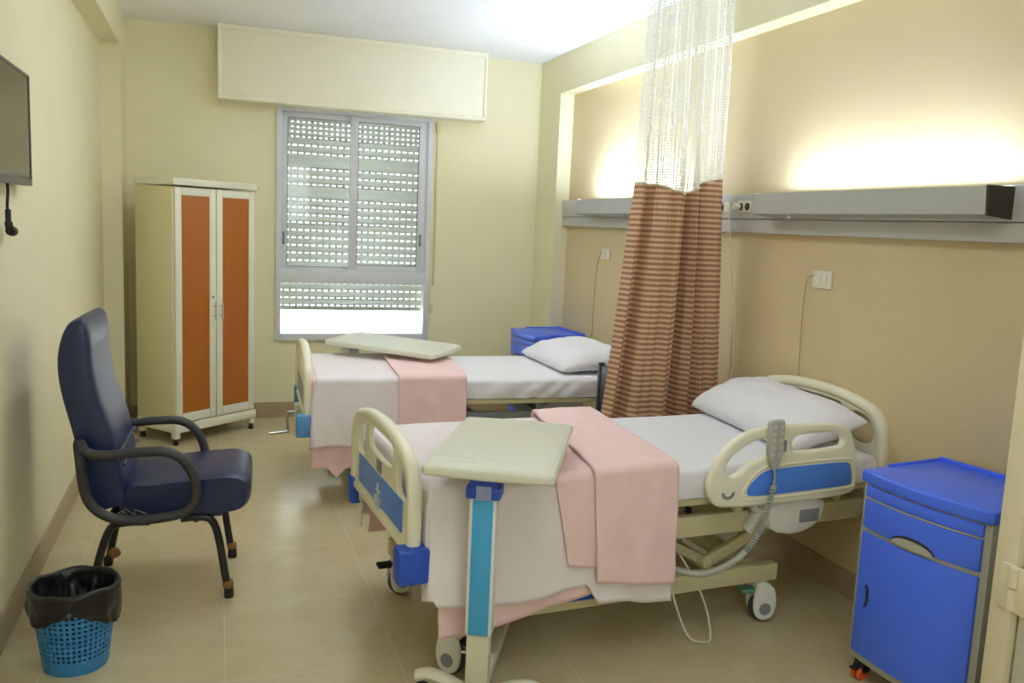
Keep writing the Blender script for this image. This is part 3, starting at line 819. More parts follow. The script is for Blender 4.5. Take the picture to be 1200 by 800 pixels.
def bed_common(x0, y0, th, label, near=True):
    t = thing('hospital_bed', label, 'bed', (x0, y0, 0), th + PI, 'hospital beds')
    F = M_FRAME
    hb, _ = endboard(t, 0, .966 if near else .80, 'headboard', low=.46)
    fb, A = endboard(t, 2.11, .885, 'footboard', bluem=M_BLUEP if near else mat('faded blue panel', (150, 164, 178), .4), low=.44)
    if near:   # pale emblem and small label plate on the outer face of the footboard
        em = bmesh.new()
        uo = 2.11 + .0165
        for k, (v0, z0, r) in enumerate(((0, .565, .045), (0, .565, .030))):
            tube(em, [(uo, v0 + r * math.cos(a * PI / 12), z0 + r * .6 * math.sin(a * PI / 12)) for a in range(12, 25)], .004, 6)
        tube(em, [(uo, 0, .535), (uo, 0, .62)], .005, 6); tube(em, [(uo, -.03, .59), (uo, .03, .59)], .005, 6); tube(em, [(uo, -.045, .53), (uo, .045, .53)], .004, 6)
        obj('emblem', em, M_DECAL, fb)
        obj('name_plate', bx(2.11 + .0125, 2.11 + .016, -.035, .035, .665, .712, .001), M_MIDG, fb)
    for nm, uc in (('bumper', 2.118), ('bumper', 0.0)):
        for s in (-1, 1):
            if uc == 0: box_ = bx(uc - .012, uc + .05, s * .452 - .03, s * .452 + .03, .41, .50, .012)
            elif s < 0: box_ = bx(2.07, 2.142, -.472, -.405, .405, .531, .012)
            else: box_ = bx(uc - .058, uc + .058, s * .447 - .04, s * .447 + .04, .405, .531, .012)
            obj(nm, box_, M_BUMP if near else M_BUMP2, t)
    # mattress platform
    bm = bmesh.new(); box(bm, .04, 2.06, -.435, .435, .568, .597, .006)
    obj('platform', bm, F if near else M_FRAME, t)
    bm = bmesh.new()
    for s in (-1, 1): box(bm, .06, 2.05, s * .385 - .02, s * .385 + .02, .425, .512, .006)
    for u_ in (.06, .72, 1.4, 2.03): box(bm, u_ - .02, u_ + .02, -.366, .366, .43, .505, .004)
    for u_ in (.2, .72, 1.4, 1.9):
        for s in (-1, 1): box(bm, u_ - .02, u_ + .02, s * .385 - .015, s * .385 + .015, .51, .57, .003)
    for s in (-1, 1): box(bm, -.005, .07, s * .36 - .03, s * .36 + .03, .43, .50, .004); box(bm, 2.04, 2.11, s * .36 - .03, s * .36 + .03, .43, .50, .004)
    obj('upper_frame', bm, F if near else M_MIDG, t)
    bm = bmesh.new()
    for s in (-1, 1): box(bm, .47, 1.98, s * .352 - .025, s * .352 + .025, .178, .252, .006)
    for u_ in (.55, 1.90): box(bm, u_ - .03, u_ + .03, -.33, .33, .182, .248, .006)
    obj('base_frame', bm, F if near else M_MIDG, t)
    for q0, q1 in ((.80, .42), (1.72, 1.34)):
        bm = bmesh.new()
        for s in (-1, 1):
            bar(bm, (q0, s * .30, .262), (q1, s * .30, .43), .03, .05)
            if q0 < 1: bar(bm, (.80, s * .27, .27), (1.12, s * .25, .43), .026, .04)
        bar(bm, (q0, -.33, .262), (q0, .33, .262), .04, .04)
        obj('lift_arm', bm, F if near else M_MIDG, t)
    # casters
    def caster(u_, v_, face, lever, steer=0.0):
        s = 1 if v_ > 0 else -1
        M = Matrix.Translation((u_, v_, 0)) @ Matrix.Rotation(steer, 4, 'Z')
        sh = chaikin([(-.045, .165), (.03, .17), (.05, .12), (.052, .06), (.03, .018), (-.01, .012), (-.042, .03), (-.055, .08)], 2)
        XZ = frame3((1, 0, 0), (0, 0, 1), (0, -1, 0))
        b = bmesh.new()
        for yy in (-.034, .034):
            merge(b, plate([sh], .014, .005, M @ Matrix.Translation((0, yy, 0)) @ XZ))
        box(b, -.04, .03, -.034, .034, .125, .168, .01, 2, M)
        tube(b, [M @ Vector((-.005, 0, .16)), M @ Vector((-.005, 0, .19))], .018, 12)
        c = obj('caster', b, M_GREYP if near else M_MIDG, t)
        b = bmesh.new(); disc(b, M @ Vector((.004, 0, .058)), M.to_3x3() @ Vector((0, 1, 0)), .0575, .042, 28, .008)
        obj('wheel', b, M_DGREY, c)
        for yy in (-.042, .042):
            b = bmesh.new(); disc(b, M @ Vector((.0, yy, .064)), M.to_3x3() @ Vector((0, 1, 0)), .026, .004, 20); obj('hub_cap', b, M_MIDG, c)
        b = bmesh.new(); box(b, -.105, -.035, -.026, .026, .128, .146, .006, 2, M)
        obj('brake_pedal', b, lever, c)
        return c
    uf = 1.926 if near else 1.68
    lv = M_GREEN if near else M_DARK
    caster(.53, .358, 1, lv, PI * .93); caster(uf, .365, 1, M_DARK, -.9 if near else .1)
    caster(.53, -.352, -1, lv, .3); caster(uf, -.352, -1, M_DARK, PI)
    return t

NB_ = (.08, -3.742, .069)
FB_ = (-.02, -1.895, -.035)
bed1 = bed_common(*NB_, 'cream and blue hospital bed nearest the camera, with hand control on its rail', True)
bed2 = bed_common(*FB_, 'cream hospital bed under the window, behind the curtain', False)

# raised head-end side rail of the near bed, traced as (u, z)
def flip(p): return p
UZ = frame3((1, 0, 0), (0, 0, 1), (0, 1, 0))
outer = [(.884, .567), (.938, .598), (.959, .65), (.949, .718), (.917, .772), (.864, .831), (.793, .871), (.712, .887), (.588, .889), (.354, .887), (.294, .874), (.251, .835), (.225, .767), (.200, .66), (.203, .600), (.247, .569), (.552, .565)]
hl = [(.885, .715), (.877, .752), (.831, .795), (.759, .831), (.690, .842), (.660, .838), (.652, .775), (.714, .759), (.773, .737), (.815, .705), (.855, .695)]
hr = [(.562, .835), (.512, .849), (.341, .85), (.305, .83), (.295, .800), (.316, .782), (.544, .776), (.565, .79)]
bl = [(.778, .622), (.765, .66), (.701, .71), (.64, .716), (.279, .722), (.252, .708), (.236, .629), (.258, .617), (.745, .607)]
rail = obj('side_rail', plate([chaikin(outer, 2), chaikin(hl, 2), chaikin(hr, 2)], .036, .013, Matrix.Translation((0, .488, 0)) @ UZ, 3), M_CREAM, bed1, angle=50)
bmo = plate([chaikin(bl, 2)], .006, .001, Matrix.Translation((0, .5065, 0)) @ UZ); obj('colour_panel', bmo, M_BLUEP, rail)
ring = chaikin([(a + (a - .5) * .07, b + (b - .665) * .26) for a, b in bl], 2)
bm = bmesh.new(); tube(bm, [(a, .505, b) for a, b in ring], .006, 8, closed=True); obj('panel_bead', bm, M_CREAM, rail)
bm = bmesh.new()
for r_ in (.026, .019): tube(bm, [(.863 + r_ * 1.1 * math.cos(a * PI / 12), .5065, .635 - r_ * math.sin(a * PI / 12)) for a in range(0, 13)], .0032, 6)
obj('angle_gauge', bm, M_MIDG, rail)
# folded rail at the foot half, hanging under the bedding
obj('side_rail', plate([rpoly([(1.18, .245), (1.18, .54), (1.86, .54), (1.86, .245)], .06)], .02, .006, Matrix.Translation((0, .437, 0)) @ UZ), M_BUMP, bed1)['label'] = 'folded blue rail tucked under the bedding'
# rail bracket and motor housing under the raised rail
bm = bmesh.new()
bar(bm, (.64, .455, .565), (.70, .43, .44), .02, .06, .006, (0, 1, 0)); obj('rail_bracket', bm, M_GREYP, bed1); bm = bmesh.new()
tube(bm, spline([(.70, .45, .55), (.62, .46, .50), (.56, .45, .44)], 6), .016, 10)
obj('rail_bracket', bm, M_GREYP, bed1)
b = plate([chaikin([(.60, .565), (.34, .565), (.335, .50), (.37, .445), (.47, .412), (.60, .432), (.63, .50)], 1)], .07, .012, Matrix.Translation((0, .44, 0)) @ UZ)
mo = obj('motor_housing', b, M_GREYP, bed1)
obj('motor_cover', bx(.37, .47, .474, .48, .465, .52, .004), M_MIDG, mo)
bm = bmesh.new(); box(bm, .95, 1.12, .18, .30, .30, .40, .012); obj('control_unit', bm, M_GREYP, bed1)
bm = bmesh.new()
tube(bm, spline([(1.06, .30, .36), (1.04, .37, .33), (1.0, .40, .16), (.955, .44, .03), (.90, .47, .006), (.85, .45, .008), (.84, .40, .10), (.87, .36, .2), (.92, .30, .31)], 10), .0045, 8)
tube(bm, spline([(1.08, .31, .36), (1.06, .36, .28), (1.05, .38, .27), (1.02, .33, .34)], 8), .0045, 8)
obj('power_cable', bm, M_CORDW, bed1)
# crank handles under the far bed's footboard
bm = bmesh.new()
box(bm, 2.12, 2.16, -.04, .04, .40, .50, .008)
ck = obj('crank_bracket', bm, M_GREYP, bed2)
bm = bmesh.new(); tube(bm, spline([(2.12, .03, .46), (2.20, .03, .455)], 2), .008, 10); tube(bm, spline([(2.20, .03, .46), (2.205, .03, .40), (2.20, .04, .33)], 4), .008, 10); tube(bm, [(2.20, .04, .335), (2.31, .06, .33)], .009, 10)
obj('crank_handle', bm, M_STEEL, ck)

# ---- bedding
def place(o, f):
    o.location = (f[0], f[1], 0); o.rotation_euler = (0, 0, f[2] + PI); return o
def mattress(f, label, seed):
    bm = bmesh.new()
    u0, u1, hv, z0, z1, r = .045, 2.055, .447, .600, .722, .03
    sec = []
    n = 26
    sec = [(-hv, z0 + .004)] + [(-hv - .004 * math.sin(PI * k / 5), z0 + (z1 - z0 - r) * k / 5) for k in range(1, 6)]
    sec += [(-hv + r - r * math.cos(a * PI / 12), z1 - r + r * math.sin(a * PI / 12)) for a in range(1, 7)]
    top = [(-hv + r + (2 * hv - 2 * r) * k / n, z1) for k in range(1, n)]
    sec = sec + top + [(-v, z) for v, z in sec[::-1]]
    S = len(sec); NU = 90; rows = []
    for i in range(NU + 1):
        u = u0 + (u1 - u0) * i / NU
        e = min(i, NU - i); k = 1 - .012 * math.exp(-e * .8)
        row = []
        for v, z in sec:
            side = max(0, (abs(v) - hv + .03) / .03)
            q = u * 7 + (z - z0) * (9 if v > 0 else -9)
            wr = ns(q * 1.1, seed, z * 2) * .022 * side * (1 - .4 * (z - z0) / (z1 - z0)) + ns(u * 3, v * 3, seed) * .003
            zz = z + (ns(u * 2.3, v * 2.3, seed + 4) * .004 if z > z1 - r else 0) - (.012 * math.exp(-e * .9) if z > z1 - r else 0)
            row.append(bm.verts.new((u, v * k + math.copysign(wr, v) * side, zz)))
        rows.append(row)
    for A, Bv in zip(rows, rows[1:]):
        for j in range(S - 1): bm.faces.new((A[j], A[j + 1], Bv[j + 1], Bv[j]))
        bm.faces.new((A[-1], A[0], Bv[0], Bv[-1]))
    bm.faces.new(rows[0][::-1]); bm.faces.new(rows[-1])
    o = obj('mattress', bm, M_SHEET, None, angle=60); place(o, f)
    return tag(o, label, 'mattress', 'sheeted mattresses')
mattress(NB_, 'white sheeted mattress on the near bed', 1.3)
mattress(FB_, 'white sheeted mattress on the far bed under the window', 8.1)

def drape(name, m, ua, ub, zn, zf, hw, zt, ns_=40, seed=0.0, fold=.010, flare=.03, wr=.003, thick=.005, vfar=None, fflare=None, flap=0):
    """cloth laid across a bed; ua(q), ub(q) edges along the bed for lateral place q (-1..1 on top, beyond = hanging); zn(s), zf(s) hem heights"""
    bm = bmesh.new(); r = .028
    nh, na, nt = 26, 6, 34
    def prof(s):
        P = []
        a, b = zf(s), zn(s)
        if vfar is None:
            for k in range(nh): P.append((-hw, a + (zt - r - a) * k / nh, -1 - (1 - k / nh), 1 - k / nh))
            for k in range(na): P.append((-hw + r - r * math.cos(k * PI / 2 / na), zt - r + r * math.sin(k * PI / 2 / na), -1, 0))
            v0 = -hw + r
        else: v0 = vfar
        for k in range(nt): v = v0 + (hw - r - v0) * k / nt; P.append((v, zt, v / hw, 0))
        for k in range(na): P.append((hw - r + r * math.sin(k * PI / 2 / na), zt - r + r * math.cos(k * PI / 2 / na), 1, 0))
        for k in range(nh + 1): P.append((hw, zt - r + (b - zt + r) * k / nh, 1 + k / nh, k / nh))
        return P
    rows = []
    for i in range(ns_ + 1):
        s = i / ns_; row = []
        for v, z, q, h in prof(s):
            u = ua(q) + (ub(q) - ua(q)) * s
            if h > 0:
                side = math.copysign(1, v)
                wave = math.sin(u * 21 + seed + 1.5 * ns(u * 4, seed)) * .6 + ns(u * 9, z * 2.5, seed) * .9
                v += side * h * ((flare if side > 0 or fflare is None else fflare) + fold * wave) + side * ns(u * 12, z * 10, seed + 5) * wr
            else:
                z += ns(u * 6, v * 6, seed) * wr * .8 + abs(ns(u * 14 + v * 5, v * 3, seed + 2)) * wr * .5
            row.append(bm.verts.new((u, v, z)))
        rows.append(row)
    if flap:
        base = [(vt.co.copy(), p_) for vt, p_ in zip(rows[-1], prof(1))]
        for k in range(1, 8):
            row = []
            for c_, (v, z, q, h) in base:
                d = flap * k / 7
                if h > 0: row.append(bm.verts.new((c_.x + .004 * min(k, 2), c_.y - math.copysign(.010 * k, c_.y), c_.z - .004 * k)))
                else: row.append(bm.verts.new((c_.x + .008 * min(k, 2) / 2 + .003 * math.sin(c_.y * 20 + k), c_.y, max(.45, c_.z - d + .012))))
            rows.append(row)
    for A, Bv in zip(rows, rows[1:]):
        for j in range(len(A) - 1): bm.faces.new((A[j], A[j + 1], Bv[j + 1], Bv[j]))
    o = obj(name, bm, m, None, angle=180); solid(o, thick, 0); return o
def lerp(a, b, t): return a + (b - a) * max(0, min(1, t))
# near bed
def hem_sheet(s):
    u = 1.085 + s * (2.045 - 1.085)
    if u < 1.40: return .222 + (u - 1.085) * .12 + .006 * math.sin(u * 30)
    if u < 1.45: return lerp(.262, .335, (u - 1.40) / .05)
    return .330 - .03 * math.sin((u - 1.45) / .6 * PI) + (.02 if u > 2.03 else 0)
o = drape('pink_undersheet', M_PINK, lambda q: 1.25, lambda q: 2.025, lambda s: lerp(.30, .195, s * 1.4 - .2), lambda s: .225, .455, .728, seed=2.2, flare=.028, fflare=.085)
tag(place(o, NB_), 'pink undersheet showing as a hem below the white drape of the near bed', 'sheet', 'pink undersheets')
o = drape('drape_sheet', M_SHEET2, lambda q: lerp(1.25, 1.10, (q - .3) / .65), lambda q: 2.063, hem_sheet, lambda s: .30, .466, .737, 90, seed=4.1, flap=.25, flare=.036, fold=.011, fflare=.10)
tag(place(o, NB_), 'white top sheet hanging over the foot half of the near bed', 'sheet', 'white top sheets')
bk = thing('blanket', 'folded pink blanket laid across the near bed beside the overbed tabletop', 'blanket', (NB_[0], NB_[1], 0), NB_[2] + PI, 'folded pink blankets')
o = drape('under_fold', M_PINK, lambda q: lerp(1.36, 1.38, q) if q < 1 else 1.385, lambda q: lerp(1.36, 1.600, (q + 1) / 2) if q < 1 else 1.600 - .055 * (q - 1), lambda s: .385 + .03 * s, lambda s: .5, .482, .752, seed=6.5, fold=.008, flare=.022, thick=.009, ns_=32, wr=.007, vfar=-.12); o.parent = bk
o = drape('upper_fold', M_PINK, lambda q: lerp(.955, 1.095, (q + 1) / 2), lambda q: lerp(1.26, 1.452, (q + 1) / 2) if q < 1 else 1.452 - .02 * (q - 1), lambda s: .298 + .045 * s, lambda s: .45, .496, .766, seed=1.7, fold=.009, flare=.028, thick=.012, ns_=48, wr=.007); o.parent = bk
# far bed
def hem_far(s): return .222 - .055 * max(0, 1 - abs((1.30 + s * .79) - 1.95) / .05)
o = drape('pink_undersheet', M_PINK, lambda q: 1.30, lambda q: 2.09, hem_far, lambda s: .3, .457, .728, 90, seed=12.2, flare=.028)
tag(place(o, FB_), 'pink undersheet showing as a hem below the white drape of the far bed', 'sheet', 'pink undersheets')
o = drape('drape_sheet', M_SHEET2, lambda q: 1.26, lambda q: lerp(2.063, 2.09, (q - .9) / .5),  lambda s: .345 + .01 * math.sin(s * 9), lambda s: .35, .468, .737, 60, flap=.2, seed=14.4, flare=.036, fold=.009)
tag(place(o, FB_), 'white top sheet hanging over the foot half of the far bed', 'sheet', 'white top sheets')
o = drape('blanket', M_PINK, lambda q: lerp(1.145, 1.212, (q + 1) / 2), lambda q: lerp(1.585, 1.61, (q + 1) / 2), lambda s: .38, lambda s: .45, .484, .752, seed=15.3, fold=.008, flare=.022, thick=.011, wr=.006)
tag(place(o, FB_), 'folded pink blanket laid across the far bed under the window', 'blanket', 'folded pink blankets')

def pillow(f, c, L, Wd, T, tilt, yaw, roll, label, seed):
    bm = bmesh.new(); n = 44; m = 30; bot = []
    def p(a, b, sgn):
        ex = 1 - .03 * (1 - abs(b) ** 2) * (abs(a) ** 6) - .03 * abs(b) ** 8; ey = 1 - .05 * (1 - abs(a) ** 2) * (abs(b) ** 6)
        th = (max(0, 1 - abs(a) ** 4.5) ** .6) * (max(0, 1 - abs(b) ** 2.8) ** .6)
        edge = max(abs(a), abs(b))
        w = ns(a * 3.2, b * 3.2, seed + sgn) * .012 + ns(a * 9, b * 5, seed + sgn * 2) * .006 * (edge ** 2)
        rad = abs(ns(math.atan2(b, a) * 5, seed, 1)) * .016 * edge ** 3 * (th > .02)
        z = sgn * (T * (.62 if sgn > 0 else .38) * th) + (w - rad) * (th ** .5)
        return Vector((b * Wd / 2 * ey, a * L / 2 * ex, z))
    for sgn in (1, -1):
        V = [[bm.verts.new(p(-1 + 2 * i / n, -1 + 2 * j / m, sgn)) for j in range(m + 1)] for i in range(n + 1)]
        for i in range(n):
            for j in range(m): bm.faces.new((V[i][j], V[i + 1][j], V[i + 1][j + 1], V[i][j + 1]))
    bmesh.ops.remove_doubles(bm, verts=bm.verts, dist=1e-4)
    R = Matrix.Translation(c) @ Matrix.Rotation(yaw, 4, 'Z') @ Matrix.Rotation(tilt, 4, 'Y') @ Matrix.Rotation(roll, 4, 'X')
    bmesh.ops.transform(bm, matrix=R, verts=bm.verts)
    for v in bm.verts:
        if v.co.z < .733: v.co.z = .733 + (.733 - v.co.z) * .02
    o = obj('pillow', bm, M_PILLOW, None, angle=180); place(o, f)
    return tag(o, label, 'pillow', 'white pillows')
pillow(NB_, (.222, -.04, .806), .94, .40, .18, math.radians(17), math.radians(-8), 0, 'white pillow propped on the near bed headboard', 3.0)
pillow(FB_, (.335, -.03, .785), .80, .52, .155, math.radians(7), math.radians(2), 0, 'white pillow on the far bed, left of the curtain', 9.0)

# ------------------------------------------------------------------ hand control hanging on the near bed's rail
hc = thing('hand_control', 'grey hand control hooked on the near bed side rail', 'remote control', (NB_[0], NB_[1], 0), NB_[2] + PI)
b = plate([rpoly([(.708, .918), (.640, .922), (.634, .79), (.655, .722), (.682, .722), (.708, .79)], .014)], .026, .006, Matrix.Translation((0, .527, 0)) @ UZ)
bd = obj('handset', b, M_HAND, hc)
for r_ in range(5):
    for k in range(2):
        u_ = .690 - k * .035; z_ = .895 - r_ * .028
        bm = bmesh.new(); disc(bm, (u_, .5405, z_), (0, 1, 0), .009, .004, 14, .001); obj('button', bm, M_BTN, bd)
bm = bmesh.new(); box(bm, .615, .632, .505, .53, .79, .835, .003); tube(bm, spline([(.65, .513, .87), (.65, .49, .905), (.65, .465, .885)], 5), .006, 8); obj('hook', bm, M_MIDG, bd)
P = spline([(.668, .527, .722), (.662, .53, .69), (.664, .53, .655)], 5)
bm = bmesh.new(); tube(bm, P, .0042, 8)
path = spline([(.664, .53, .655), (.69, .535, .55), (.73, .535, .46), (.79, .53, .385), (.86, .50, .325), (.95, .47, .300), (1.04, .42, .315), (1.10, .36, .345)], 60)
pts = []; n = len(path); NC = int(n * .42)
for i, p_ in enumerate(path[:NC]):
    a = i * .9
    t_ = (path[min(i + 1, n - 1)] - path[max(i - 1, 0)]).normalized(); s_ = t_.orthogonal().normalized(); c_ = t_.cross(s_)
    pts.append(p_ + (s_ * math.cos(a) + c_ * math.sin(a)) * .0095)
tube(bm, pts, .0042, 6)
hose = bmesh.new(); tube(hose, path[NC - 6::4], .0135, 10); obj('cord_sleeve', hose, M_HAND, hc)
obj('coiled_cord', bm, M_HAND, hc)

# ------------------------------------------------------------------ overbed tables
def overbed(loc, ang, label, zt, off, tilt=(0, 0), colored=True, trot=0.0, dim=(.80, .416), rear=.55):
    """origin on the column axis; local +x runs out along the tabletop. off = distance from column to tabletop centre"""
    t = thing('overbed_table', label, 'overbed table', loc, ang, 'overbed tables')
    L, Wd = dim
    R = Matrix.Translation((off[0], off[1], zt - .018)) @ Matrix.Rotation(trot, 4, 'Z') @ Matrix.Rotation(-tilt[0], 4, 'Y') @ Matrix.Rotation(tilt[1], 4, 'X')
    out = []
    base = rpoly([(-L / 2, -Wd / 2 + .012), (-L / 2 - .012, 0), (-L / 2, Wd / 2 - .012), (-L / 2 + .012, Wd / 2), (L / 2 - .012, Wd / 2), (L / 2, Wd / 2 - .012), (L / 2 + .012, 0), (L / 2, -Wd / 2 + .012), (L / 2 - .012, -Wd / 2), (-L / 2 + .012, -Wd / 2)], .05, 6)
    tp = obj('tabletop', plate([base], .036, .012, R, 3), M_TABLE, t, angle=50)
    rim = [(x * .955, y * .915) for x, y in base]
    bm = bmesh.new(); tube(bm, [R @ Vector((x, y, .0165)) for x, y in rim], .0032, 6, closed=True)
    tube(bm, [R @ Vector((-L / 2 + .13, y, .0165)) for y in (-Wd / 2 + .02, Wd / 2 - .02)], .0028, 6)
    tube(bm, [R @ Vector((-L / 2 + .07 + .012 * math.sin(PI * k / 8), .05 + .09 * k / 8, .0165)) for k in range(9)], .0028, 6)
    obj('moulded_rim', bm, M_TABLE, tp)
    bk_ = bmesh.new(); box(bk_, -.04, .04, -.058, .058, zt - .118, zt - .075, .008); box(bk_, -.035, .035, -.045, .045, zt - .09, zt - .04, .004)
    br = obj('bracket', bk_, M_BRACK if colored else M_GREYP, t)
    if colored:
        bm = bmesh.new(); box(bm, -.0425, -.038, -.028, .022, zt - .116, zt - .07, .001); obj('tape', bm, M_TAPE, br)
    else:
        obj('knob', bx(-.02, .02, .06, .085, zt - .07, zt - .05, .004), M_DARK, br)
    zs_ = zt - .118
    col = obj('column_shell', bx(-.03, .03, -.045, .045, .265, zs_, .006), M_COLW, t)
    obj('column_film', bx(-.0325, -.028, -.0345, .034, .268, zs_ - .004, .001), M_COLB, col)['label'] = 'turquoise strip'
    if not colored: pass
    obj('column_tube', bx(-.025, .025, -.039, .039, .06, .27, .005), M_TBASE, t)
    bm = bmesh.new(); tube(bm, [(-.012, -.056, .195), (-.012, .056, .195)], .005, 8); obj('lock_pin', bm, M_STEEL, t)
    # curved cross arms joined by a spine
    def arm(x, k_):
        bm = bmesh.new()
        P = spline([(x_, y_ * k_, z_) for x_, y_, z_ in [(x, -.235, .085), (x, -.19, .096), (x, -.13, .085), (x, -.06, .06), (x, 0, .055), (x, .06, .06), (x, .13, .085), (x, .19, .096), (x, .235, .085)]], 5)
        tube(bm, P, .03, 12, sx=1.0, sy=.62, side=(1, 0, 0))
        return obj('base_arm', bm, M_TBASE, t)
    a1 = arm(0.0, .9); a2 = arm(rear, .5)
    obj('base_spine', bx(.02, rear - .02, -.03, .03, .035, .075, .006), M_TBASE, t)
    for a_, x, k_ in ((a1, 0, .9), (a2, rear, .5)):
        for yy in (-.215 * k_, .215 * k_):
            bm = bmesh.new()
            for k in (-.013, .013): disc(bm, (x, yy + k, .025), (0, 1, 0), .025, .014, 18, .003)
            box(bm, x - .012, x + .012, yy - .02, yy + .02, .03, .062, .005); tube(bm, [(x, yy, .05), (x, yy, .085)], .008, 8)
            obj('caster', bm, M_DARK, a_)
    return t
a = 1.16
L_ = Vector((math.cos(1.09), math.sin(1.09)))
cpos = Vector((-1.795, -4.475)); tc_ = Vector((-1.650, -4.238)); dlt = tc_ - cpos
ca, sa = math.cos(1.09), math.sin(1.09)
overbed((cpos.x, cpos.y, 0), 1.09, 'overbed table with turquoise column standing at the near bed side', .856, (dlt.x * ca + dlt.y * sa, -dlt.x * sa + dlt.y * ca), trot=.003, dim=(.745, .436), rear=.76)
an = -.735; cpos = Vector((-1.775, -1.30)); tc_ = Vector((-1.527, -1.552)); dlt = tc_ - cpos; ca, sa = math.cos(an), math.sin(an)
overbed((cpos.x, cpos.y, 0), an, 'cream overbed table reaching over the far bed below the window', .818 + .018, (dlt.x * ca + dlt.y * sa, -dlt.x * sa + dlt.y * ca), tilt=(-.026, .037), colored=False)

# ------------------------------------------------------------------ curtain between the beds
cu_ = thing('curtain', 'checked brown privacy curtain with white net top between the two beds', 'curtain', (-.26, -2.97, 0))
track = struct('trim_3', bx(-2.2, XR, -2.985, -2.955, 2.965, 3.0, .004), M_ALU)
def cx(s, z):
    xl = -.512 - .018 * (2.8 - z) if z > 1.86 else -.529 - .092 * (1.86 - z)
    xr = -.024 + .025 * (2.8 - z) if z > 1.9 else -.0015 + .062 * (1.9 - z)
    return xl + (xr - xl) * s
NF = 5.5
FOLD = [(0, .045), (.05, .0), (.10, .035), (.135, .05), (.165, -.02), (.22, -.045), (.30, -.03), (.38, -.048), (.46, -.03), (.505, .04), (.535, .05), (.565, -.03), (.61, -.045), (.645, -.02), (.67, .035), (.70, .0), (.76, -.03), (.83, -.012), (.88, -.03), (.94, .0), (1.0, .03)]
def cy(s, z):
    k = lerp(1.0, 0.8, (z - 1.2) / 1.6)
    w = min(1, max(0, s + .012 * math.sin(z * 1.7 + s * 6)))
    for (a0, y0), (a1, y1) in zip(FOLD, FOLD[1:]):
        if w <= a1:
            t = (w - a0) / (a1 - a0); t = t * t * (3 - 2 * t); y = y0 + (y1 - y0) * t; break
    y += .007 * math.sin(2 * PI * 9 * w + z * 1.3) + .012 * ns(s * 4, z * 1.1, 3)
    if z > 1.8: y += min(1, (z - 1.8) / .4) * .012 * math.sin(2 * PI * 13 * w + .5 * z)
    return y * k * 1.45
def seam(s): return 1.865 + .018 * math.sin(s * 9 + 1) + (.075 * max(0, (s - .55) / .45) ** 1.2) - .02 * math.exp(-((s - .5) / .08) ** 2)
def panel(z0f, z1f, nz, m, name):
    bm = bmesh.new(); nx = 200
    # arc length for the weave
    al = [0.0]
    for i in range(nx):
        s0, s1 = i / nx, (i + 1) / nx
        al.append(al[-1] + math.hypot(cx(s1, 1.2) - cx(s0, 1.2), cy(s1, 1.2) - cy(s0, 1.2)))
    def f(a_, b_):
        z = z0f(a_) + (z1f(a_) - z0f(a_)) * b_
        return Vector((cx(a_, z) + .26, cy(a_, z), z))
    def uvf(a_, b_):
        return (al[int(round(a_ * nx))], z0f(a_) + (z1f(a_) - z0f(a_)) * b_)
    grid(bm, f, nx, nz, uvf)
    bm.loops.layers.uv.active.name if 0 else None
    o = obj(name, bm, m, cu_, angle=180)
    return o
panel(lambda s: .28, seam, 40, M_CURT, 'cloth_panel')
panel(seam, lambda s: 2.955, 30, M_NET, 'net_panel')
bm = bmesh.new(); N_ = 200
tube(bm, [(cx(i / N_, seam(i / N_)) + .26, cy(i / N_, seam(i / N_)), seam(i / N_)) for i in range(N_ + 1)], .006, 6)
obj('seam_tape', bm, M_CORDW, cu_)
bm = bmesh.new()
for i in range(9):
    s = (i + .5) / 9; tube(bm, [(cx(s, 2.95) + .26, cy(s, 2.95) * .5, 2.945), (cx(s, 2.95) + .26, 0, 2.972)], .004, 6)
obj('hooks', bm, M_STEEL, cu_)

# dark chair half hidden behind the curtain
vc = thing('side_chair', 'dark grey side chair mostly hidden behind the brown curtain', 'chair', (-.19, -2.66, 0))
bm = bmesh.new()
for yy in (-.16, .16):
    pass
obj('seat', bx(-.22, .2, -.19, .19, .42, .46, .012), M_DGREY, vc)
obj('backrest', bx(-.285, -.255, -.15, .15, .52, .835, .010), M_DGREY, vc)
for yy in (-.172, .172):
    bm = bmesh.new(); bar(bm, (-.27, yy, .0), (-.27, yy, .845), .03, .035, .005, (1, 0, 0)); obj('leg', bm, M_DGREY, vc)
    bm = bmesh.new(); bar(bm, (.18, yy, .0), (.18, yy, .425), .03, .03, .005, (1, 0, 0)); obj('leg', bm, M_DGREY, vc)

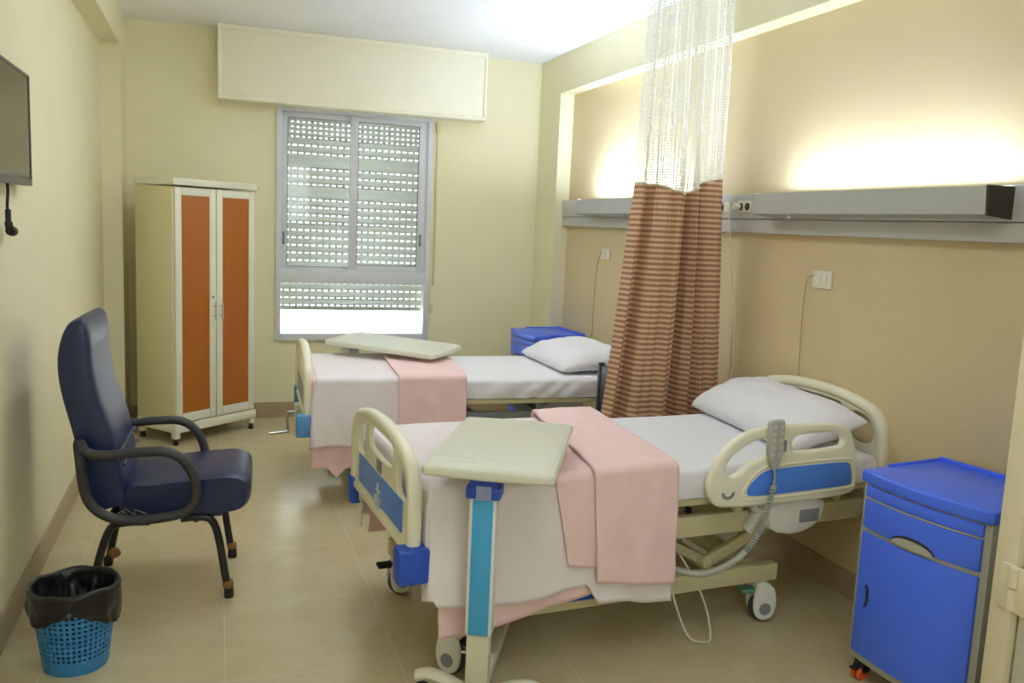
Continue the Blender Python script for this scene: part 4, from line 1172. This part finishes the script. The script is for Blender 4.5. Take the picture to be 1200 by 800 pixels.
# ------------------------------------------------------------------ unseen ceiling lamps added to brighten the room
def fill_ceiling_lamp(loc, label, lens=None):
    t = thing('fill_ceiling_lamp', label, 'added ceiling lamp', loc)
    obj('housing', bx(-.15, .15, -.6, .6, .05, .09, .006), M_SOCK, t)
    obj('diffuser', bx(-.14, .14, -.59, .59, 0, .05, .012), lens or M_FILL, t)
fill_ceiling_lamp((-1.9, -2.5, 2.91), 'unseen ceiling lamp added to brighten the two beds')
fill_ceiling_lamp((-1.9, -6.0, 2.91), 'unseen ceiling lamp added to brighten the front of the room', M_FILL2)

# ------------------------------------------------------------------ light
w = bpy.data.worlds.new('World'); SC.world = w; w.use_nodes = True
nt = w.node_tree; bg = nt.nodes['Background']
bg.inputs['Color'].default_value = (0.93, 0.97, 1.0, 1); bg.inputs['Strength'].default_value = 3.4

def area(name, loc, rot, sx, sy, power, color):
    l = bpy.data.lights.new(name, 'AREA'); l.shape = 'RECTANGLE'; l.size = sx; l.size_y = sy; l.energy = power; l.color = color
    o = bpy.data.objects.new(name, l); o.location = loc; o.rotation_euler = rot; link(o); return o

# ------------------------------------------------------------------ camera
CAMLOC = Vector((-2.63535556, -7.0869577, 1.6275)); yaw, pitch, roll, F = 0.3356, -0.1337, 0.0447, 1007.72
yaw, pitch, roll, F = 0.335554, -0.133687, 0.044738, 1007.721
cyw, syw, cp, sp_ = math.cos(yaw), math.sin(yaw), math.cos(pitch), math.sin(pitch)
fwd = Vector((syw * cp, cyw * cp, sp_)); right = Vector((cyw, -syw, 0)); up = right.cross(fwd)
r2 = right * math.cos(roll) + up * math.sin(roll); u2 = -right * math.sin(roll) + up * math.cos(roll)
cam = bpy.data.cameras.new('camera'); cam.sensor_fit = 'HORIZONTAL'; cam.sensor_width = 36.0; cam.lens = F * 36.0 / 1200.0
co = bpy.data.objects.new('camera', cam); COL.objects.link(co)
co.matrix_world = Matrix(((r2.x, u2.x, -fwd.x, CAMLOC.x), (r2.y, u2.y, -fwd.y, CAMLOC.y), (r2.z, u2.z, -fwd.z, CAMLOC.z), (0, 0, 0, 1)))
SC.camera = co

SC.view_settings.view_transform = 'Standard'; SC.view_settings.look = 'None'
SC.view_settings.gamma = 1.0; SC.view_settings.exposure = 0.98; SC.view_settings.use_curve_mapping = False
SC.cycles.use_denoising = True
SC.cycles.max_bounces = 10; SC.cycles.diffuse_bounces = 6; SC.cycles.transparent_max_bounces = 24
